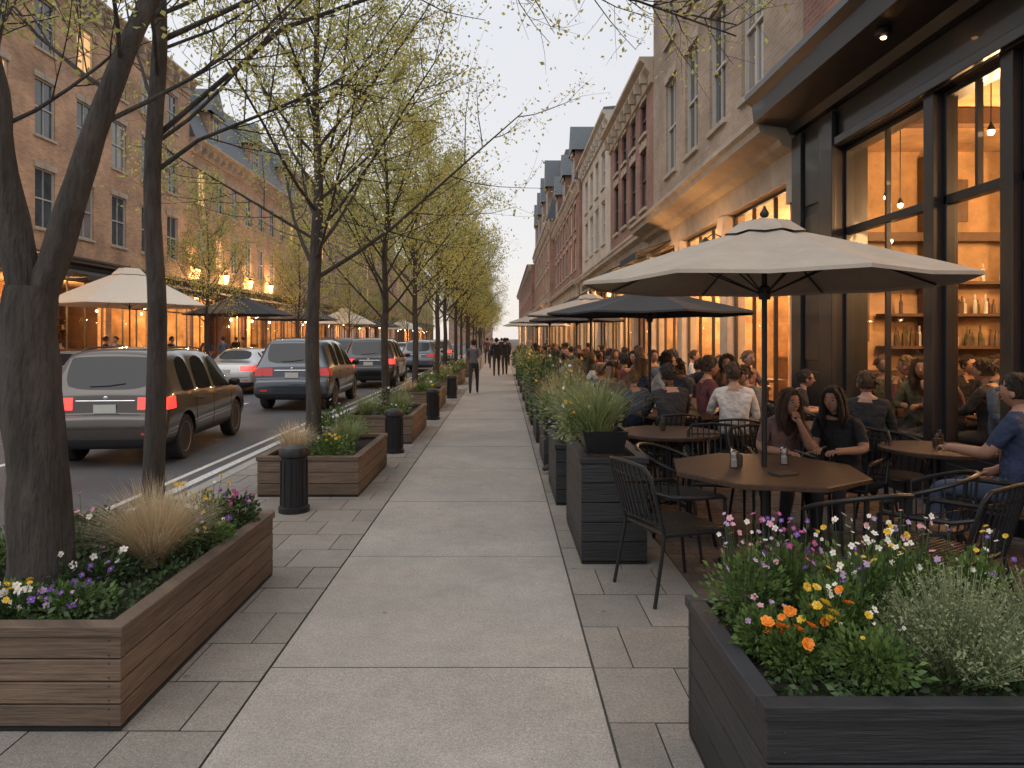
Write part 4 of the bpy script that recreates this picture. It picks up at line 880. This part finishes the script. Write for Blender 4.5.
def shaker(label,x,y,z):
    t=T('shaker',label,'shaker',(x,y,z)); MB().lathe([(.028,0),(.030,.01),(.026,.085),(.024,.09),(.024,.012)],n=16).build('glass',MT['cupglass'],t,True); MB().lathe([(.022,.008),(.021,.06),(.002,.062)],n=12).build('filling',MT['salt'],t,True); MB().lathe([(.027,.091),(.026,.115),(.012,.125),(.001,.126)],n=16).build('lid',MT['chrome'],t,True)
shaker('metal topped glass shaker on the left of the octagonal table',1.60,4.85,.751); shaker('metal topped glass shaker on the right of the octagonal table',2.0,4.98,.751); 
t=T('shaker','small dark pepper shaker beside the left glass shaker','shaker',(1.655,4.90,.751)); MB().lathe([(.022,0),(.022,.07),(.016,.09),(.001,.092)],n=14).build('jar',MT['dframe'],t,True)
t=T('menu_stand','small dark menu block lying near the middle of the octagonal table','menu',(1.85,4.62,.751),.3); MB().box(-.08,.08,-.055,.055,0,.012).build('cover',MT['dframe'],t,bevel=.002)
for i,(x,y) in enumerate(((3.5,5.65),(1.55,6.8),(3.25,7.15),(3.65,5.85))):
    t=T('drinking_glass',f'drinking glass on the {["right hand small table, nearer one","round dark table","table behind the women","right hand small table, farther one"][i]}','glass',(x,y,.751)); MB().lathe([(.028,0),(.036,.13),(.034,.13),(.026,.008),(.001,.008)],n=14).build('cup',MT['cupglass'],t,True); MB().lathe([(.025,.009),(.031,.09),(.001,.09)],n=14).build('drink',MT['hairl'],t,True)

# ------------------------------------------------ people
def body_mesh(pose,sleeve,fingers=True,seed=0):
    g=random.Random(seed)
    if pose=='sit':
        ln=[.03,.11,-.04,.07][seed%4]; tl=[.02,-.03,.0,.04][seed%4]
        J={'pel':((0,-.02,.57),.15,.125),'bel':((tl*.3,-.03+ln*.3,.74),.14,.115),'che':((tl*.8,ln,.93),.15,.115),'nk':((tl,ln*1.25+.01,1.085),.05,.05),'hd':((tl,ln*1.4+.03,1.15),.048,.052)}
        for s,c in((1,'r'),(-1,'l')):
            e=g.uniform(-.05,.06)
            J['sh'+c]=((.165*s+tl*.8,ln,1.015+s*tl*.4),.066,.062);J['el'+c]=((.225*s,ln+.07+e,.80),.047,.046);J['wr'+c]=((.12*s,.30+ln*.5+e,.80),.031,.027);J['ha'+c]=((.09*s,.36+ln*.5+e,.797),.036,.020)
            J['hp'+c]=((.09*s,.03,.535),.092,.085);J['kn'+c]=((.13*s,.44,.515),.062,.062);J['an'+c]=((.13*s,.43-.12*(s>0)*(seed%2),.10),.042,.042);J['to'+c]=((.14*s,.57-.12*(s>0)*(seed%2),.045),.04,.03)
        if seed%4==1: J['wrl']=((-.06,ln+.20,1.02),.031,.027); J['hal']=((-.045,ln*1.4+.13,1.085),.03,.024); J['ell']=((-.19,ln+.17,.80),.047,.046)
        if seed%4==2: J['wrr']=((.10,.16,.64),.031,.027); J['har']=((.07,.22,.62),.034,.022); J['elr']=((.235,-.02,.76),.047,.046)
        hc=(tl,ln*1.4+.05,1.21)
    else:
        st={'walk':.2,'stand':.03}[pose]
        J={'pel':((0,0,.95),.135,.11),'bel':((0,0,1.10),.125,.10),'che':((0,.01,1.30),.155,.11),'nk':((0,.01,1.46),.05,.05),'hd':((0,.02,1.53),.048,.052)}
        for s,c in((1,'r'),(-1,'l')):
            q=st*s
            J['sh'+c]=((.17*s,0,1.40),.064,.06);J['el'+c]=((.225*s,-.03-q*.5,1.13),.046,.046);J['wr'+c]=((.215*s,.04-q*.9,.90),.030,.028);J['ha'+c]=((.21*s,.06-q*1.0,.83),.022,.036)
            J['hp'+c]=((.09*s,0,.90),.092,.088);J['kn'+c]=((.10*s,q*.8+.02,.50),.062,.062);J['an'+c]=((.10*s,q*1.15-.02,.09 if q>=0 else .13),.042,.042);J['to'+c]=((.11*s,q*1.15+.12,.04 if q>=0 else .05),.04,.03)
        hc=(0,.03,1.585)
    E=[('pel','bel'),('bel','che'),('che','nk'),('nk','hd')]
    for c in 'rl': E+=[('che','sh'+c),('sh'+c,'el'+c),('el'+c,'wr'+c),('wr'+c,'ha'+c),('pel','hp'+c),('hp'+c,'kn'+c),('kn'+c,'an'+c),('an'+c,'to'+c)]
    names=list(J); idx={n_:i for i,n_ in enumerate(names)}
    bm=bmesh.new(); sk=bm.verts.layers.skin.verify(); vs=[bm.verts.new(J[n_][0]) for n_ in names]
    for a,b in E: bm.edges.new((vs[idx[a]],vs[idx[b]]))
    for n_,v in zip(names,vs): v[sk].radius=(J[n_][1],J[n_][2]); v[sk].use_root=(n_=='pel')
    me=bpy.data.meshes.new('p'); bm.to_mesh(me); bm.free(); o=ob('tmp',me); o.modifiers.new('s','SKIN').use_smooth_shade=True; su=o.modifiers.new('u','SUBSURF'); su.levels=2; su.render_levels=2
    em=eval_mesh(o); bpy.data.objects.remove(o)
    segs=[(a,b,Vector(J[a][0]),Vector(J[b][0])) for a,b in E]
    def near(p):
        best=9;r=None
        for a,b,A,B in segs:
            d=B-A; t=max(0,min(1,(p-A).dot(d)/d.length_squared)); q=(p-A-d*t).length-.5*(J[a][1]*(1-t)+J[b][1]*t)
            if q<best: best=q;r=(a,b,t)
        return r
    mb=MB(); mb.v=[tuple(v.co) for v in em.vertices]
    for p in em.polygons:
        a,b,t=near(p.center); mi=0
        if (a,b)==('nk','hd') or ((a,b)==('che','nk') and t>.62): mi=2
        elif b[:2]=='ha' or (b[:2]=='wr' and (t>.85 or sleeve=='short')) or (sleeve=='short' and b[:2]=='el' and t>.75): mi=2
        elif b[:2] in('hp','kn','an'): mi=1
        elif b[:2]=='to': mi=3
        elif (a,b)==('pel','bel') and t<.15: mi=1
        mb.f.append(tuple(p.vertices)); mb.m.append(mi)
    if fingers:
        for c,s in(('r',1),('l',-1)):
            wv=Vector(J['wr'+c][0]); hv=Vector(J['ha'+c][0]); d=(hv-wv).normalized()
            if pose=='sit': lat=Vector((1,0,0)); dn=Vector((0,0,-1))
            else: lat=Vector((0,1,0)); dn=Vector((-s,0,0))
            for k_,(o_,l_) in enumerate(((-.028,.060),(-.010,.072),(.009,.068),(.026,.055))):
                p0=hv+lat*o_*(s if pose=='sit' else -1); p1=p0+d*(.02+l_*.4); p2=p1+(d*.8+dn*.6).normalized()*l_*.35; p3=p2+(d*.3+dn*.9).normalized()*l_*.3
                mb.tube([p0,p1,p2,p3],[.010,.009,.008,.006],6,2)
            th=lat*(-s if pose=='sit' else 1); p0=wv+(hv-wv)*.5+th*.02; mb.tube([p0,p0+(th*.7+d*.6).normalized()*.035,p0+(th*.4+d).normalized()*.06+dn*.01],[.012,.010,.007],6,2)
    def hf(u,q):
        x,y,z=q; k_=1-.30*max(0,-u[2])**1.3; return (x*k_,y*(1-.12*max(0,-u[2])),z)
    mb.ball(hc,(.074,.094,.112),18,2,hf)
    x,y,z=hc
    mb.tube([(x,y+.086,z+.005),(x,y+.105,z-.025),(x,y+.093,z-.035)],[.007,.013,.006],6,2)
    for s in(-1,1):
        mb.ball((x+.074*s,y-.005,z-.01),(.01,.02,.03),8,2); mb.ball((x+.029*s,y+.081,z+.004),(.011,.008,.006),8,4); mb.tube([(x+.044*s,y+.076,z+.024),(x+.02*s,y+.089,z+.028)],.004,4,4)
    mb.tube([(x-.02,y+.080,z-.056),(x,y+.087,z-.054),(x+.02,y+.080,z-.056)],[.003,.005,.003],6,5)
    return mb,hc
HB={}
def hair_mesh(hc,kind,mat):
    mb=MB(); x,y,z=hc; g=random.Random(len(kind)*7+len(mat))
    # shell follows the hairline: forehead, temples and nape stay bare
    def fn(u,q):
        a,b,c=q
        front=max(0,min(1,(u[1]-.05)/.5)); line=(.62 if kind=='short' else .52)
        k_=1.0
        if u[2]<line*front-.45*(1-front)*(1 if kind=='short' else 1.3): k_=.80
        w_=k_*(1+.035*math.sin(u[0]*13+u[2]*9)+.03*math.sin(u[1]*17+u[0]*6))
        return (a*w_,b*w_,c*w_)
    mb.ball((x,y-.004,z+.010),(.083,.104,.121),26,0,fn)
    for i in range(46):   # loose locks break up the outline
        a=g.uniform(0,2*PI); e=g.uniform(.1,1.3); d=Vector((math.cos(a)*math.cos(e)*.083,math.sin(a)*math.cos(e)*.102,math.sin(e)*.118))
        if d.y>.06 and d.z<.07: continue
        p=Vector((x,y-.004,z+.012))+d*.97; tn=Vector((g.uniform(-1,1),-.6+g.uniform(-.6,.6),-.7)).normalized()
        mb.tube([p,p+tn*.03+d*.05,p+tn*.06],[.010,.011,.003],5)
    if kind=='long':
        def f2(u,q): return (q[0]*(1+.10*math.sin(q[2]*45)),q[1]*(1+.1*math.sin(q[2]*30+q[0]*20)),q[2])
        mb.ball((x,y-.06,z-.12),(.10,.06,.20),18,0,f2)
        for s in(-1,1):
            mb.tube([(x+.02*s,y+.055,z+.105),(x+.062*s,y+.055,z+.05),(x+.078*s,y+.035,z-.03),(x+.085*s,y+.035,z-.13),(x+.075*s,y+.06,z-.23)],[.018,.026,.026,.032,.012],8)
            mb.tube([(x+.05*s,y-.0,z+.09),(x+.085*s,y-.01,z),(x+.10*s,y-.01,z-.12),(x+.09*s,y,z-.25)],[.03,.035,.035,.012],8)
    if kind=='bun': mb.ball((x,y-.10,z+.07),(.04,.04,.04),10)
    return mb.mesh('hair',MT[mat],True,ang=80)
def person(label,x,y,rz,pose='sit',shirt='black',pants='trous',hair='short',hm='hair',sleeve='long',s=1,z=0,group=None,fingers=True,seed=0):
    key=(pose,sleeve,fingers,seed)
    if key not in HB: HB[key]=body_mesh(*key)
    mb,hc=HB[key]; k2=(key,shirt,pants)
    if k2 not in HB: HB[k2]=mb.mesh('body',[MT['sh_'+shirt],MT[pants],MT['skin'],MT['shoe'],MT['eye'],MT['lip']],True,ang=70)
    k3=(pose,hair,hm,hc)
    if k3 not in HB: HB[k3]=hair_mesh(hc,hair,hm)
    t=T('person',label,'person',(x,y,z),rz,group,s); ob('body',HB[k2],t); ob('hair',HB[k3],t); return t
def seated(label,x,y,rz,clabel,**k):
    person(label,x,y,rz,**k); place(CA if rnd.random()<.5 else CB,clabel,x,y,rz,'chairs occupied by the nearest diners')
seated('seated person with long brown hair in a rose brown top behind the octagonal table',2.28,5.9,PI+.2,'chair of the person in the rose top',shirt='rose',hair='long',hm='hairb',sleeve='short',s=.93,seed=1)
seated('seated person with long dark hair in a black top right of the one in rose',2.86,5.85,PI-.85,'chair of the long haired person in black',shirt='black',hair='long',hm='hair',sleeve='short',s=.94,seed=3)
seated('seated person in a black shirt seen from behind, just left of the umbrella pole',1.78,7.5,.1,'chair of the person in black left of the umbrella pole',shirt='black',s=1.03)
seated('seated person in a white shirt seen from behind near the umbrella pole',2.5,7.6,-.15,'chair of the person in the white shirt',shirt='white',hm='hairb',s=1.04,seed=2)
seated('seated person in a dark shirt seen from behind by the black pier',3.5,6.75,-.35,'chair of the person by the black pier',shirt='black',hm='hairb',s=1.0,seed=2)
seated('seated person in navy polo and jeans at the right edge of the picture',3.62,4.95,.6,'black chair of the person in navy at the right edge',shirt='navy',pants='denim',sleeve='short',s=1.05,seed=2)
table('table in front of the black and white shirted diners',2.1,8.4,.5,n=28)
SH=['grey','black','black','navy','tan','black','blue','olive','rose','maroon','black','white','grey']
adj=dict(grey='grey',black='black',white='white',navy='navy',red='red',tan='tan',blue='pale blue',olive='olive',rose='rose',maroon='maroon')
rows=[8.6,9.4,10.3,11.3,12.4,13.6,14.9,16.4,18,20,22.4,25,28,32]
for ri,y in enumerate(rows):
    for ci,x in enumerate((1.2,1.65,2.1,2.55,3.0,3.4,3.8)):
        if rnd.random()<.16 or (ri==0 and ci==2): continue
        sh=SH[(ri*5+ci*3+ri//3)%13]; f=rnd.choice((0,PI,0.4,PI-.5,PI/2,-PI/2,2.4))
        lb_=f'seated diner in a {adj[sh]} top, {ORD[ri]} terrace row back, {["leftmost seat","second seat","third seat","fourth seat","fifth seat","sixth seat","seat by the wall"][ci]}'
        person(lb_,x+rnd.uniform(-.2,.2),y+rnd.uniform(-.4,.4),f+rnd.uniform(-.5,.5),shirt=sh,hair=rnd.choice(('short','long','short','bun')),hm=rnd.choice(('hair','hairb','hairl','hair','hair')),sleeve=rnd.choice(('short','long')),s=rnd.uniform(.92,1.10),group='diners on the terrace',fingers=ri<2,seed=rnd.randrange(4))
        if ri<7 and ci%2==0: place(CB if ci%4 else CA,f'chair of the {ORD[ri]} terrace row, {["leftmost","second","third","fourth","fifth","sixth","by the wall"][ci]}',x,y,f,'chairs of the terrace rows')
    if ri<9:
        for ci,x in enumerate((1.45,2.6)): table(f'terrace table past the {ORD[ri]} row, {["left","right"][ci]} one',x,y+.45,.26,n=16)
k=0
for x,y,f in ((5.1,7.3,.5),(4.95,8.3,2.5),(5.7,7.9,3.5),(6.4,8.4,1),(5.0,6.4,2.8),(5.8,6.0,.3),(6.8,7.4,3.1),(5.4,8.9,3.0),(7.3,8.1,3),(5.0,7.8,1.6),(6.0,7.0,2),(5.4,6.8,5),(6.0,9.1,3.3),(5.0,5.3,2.5),(4.95,9.1,2.9),(5.5,9.35,3.4),(6.5,9.2,2.8),(5.2,8.6,.8),(6.1,8.7,2),(4.95,6.9,3.3),(5.6,5.3,1),(7.0,8.8,3.3)):
    sh=SH[(k*5+2)%13]; person(f'diner in a {adj[sh]} top inside the near restaurant, {ORD[k]} from the window',x,y,f,shirt=sh,hair=['short','long','bun'][k%3],hm=['hair','hairb','hairl'][k%3],s=1.05,z=.03,group='diners inside the near restaurant',fingers=False,seed=k%4); k+=1
for i,(x,y) in enumerate(((5.45,7.6),(6.1,8.3),(5.4,6.2))): table(f'indoor table {["nearest the pier","deeper in the room","by the window post"][i]}',x,y,.35,.78,n=20)
person('person in a grey shirt and dark trousers walking away on the sidewalk',-.86,20.6,0,'walk','grey','trous','short','hair','short',.94)
for i,(x,y,sh,f) in enumerate(((-.28,30,'black',0),(.08,31,'black',.1),(-.6,38,'grey',PI),(.25,41,'navy',0),(-1.0,44,'maroon',0),(-.1,50,'black',0),(.3,56,'tan',PI))):
    person(f'{"nearer" if i<2 else "distant"} pedestrian in {adj[sh]} on the sidewalk, {ORD[i]} past the one in grey',x,y,f,'walk',sh,'trous','short','hair','long',.97,fingers=False)
for i,(x,y) in enumerate(((-13,23.5),(-14.2,25),(-12.8,27),(-14,33),(-13,35),(-14.5,38),(-12.4,31),(-13.5,45))):
    sh=SH[i]; person(f'person in {adj[sh]} across the road, {ORD[i]} from the left',x,y,rnd.uniform(0,6),'stand',sh,'trous','short','hair','long',1,fingers=False,group='people across the road')

# ------------------------------------------------ light, world, camera
w=bpy.data.worlds.new('World'); sc.world=w; w.use_nodes=True; n=w.node_tree.nodes; l=w.node_tree.links
bg=n['Background']; sky=n.new('ShaderNodeTexSky'); sky.sky_type='NISHITA'; sky.sun_disc=False; sky.sun_elevation=R(12); sky.sun_rotation=R(-60); l.new(sky.outputs[0],bg.inputs[0]); bg.inputs[1].default_value=.03
b2=n.new('ShaderNodeBackground'); tc=n.new('ShaderNodeTexCoord'); sp=n.new('ShaderNodeSeparateXYZ'); l.new(tc.outputs['Generated'],sp.inputs[0]); cr=n.new('ShaderNodeValToRGB'); 
sn=n.new('ShaderNodeTexNoise'); sn.inputs['Scale'].default_value=2.5; mp=n.new('ShaderNodeMapping'); mp.inputs['Scale'].default_value=(1,1,3); l.new(tc.outputs['Generated'],mp.inputs[0]); l.new(mp.outputs[0],sn.inputs['Vector'])
l.new(math_(n,l,'ADD',sp.outputs[2],math_(n,l,'MULTIPLY',math_(n,l,'SUBTRACT',sn.outputs[0],.5),.12)),cr.inputs[0])
e=cr.color_ramp.elements; e[0].position=0; e[0].color=(.50,.465,.455,1); e[1].position=1; e[1].color=(.86,.86,.87,1); q=e.new(.4); q.color=(.475,.475,.49,1)
l.new(cr.outputs[0],b2.inputs[0]); b2.inputs[1].default_value=1.6; ad=n.new('ShaderNodeAddShader'); l.new(bg.outputs[0],ad.inputs[0]); l.new(b2.outputs[0],ad.inputs[1]); l.new(ad.outputs[0],n['World Output'].inputs[0])
sd=bpy.data.lights.new('Sun','SUN'); sd.energy=.6; sd.angle=R(40); sd.color=(1,.95,.90); so=bpy.data.objects.new('Sun',sd); col.objects.link(so); so.rotation_euler=(R(48),0,R(-35))
cd=bpy.data.cameras.new('Camera'); co=bpy.data.objects.new('Camera',cd); col.objects.link(co); co.location=(0,0,1.65); co.rotation_euler=(R(90),0,0); cd.sensor_width=36; cd.lens=36*700/1024; cd.shift_x=9/1024; cd.shift_y=-46/1024; cd.clip_end=2000; cd.clip_start=.05
sc.camera=co; sc.view_settings.view_transform='Standard'; sc.view_settings.look='None'; sc.view_settings.exposure=0
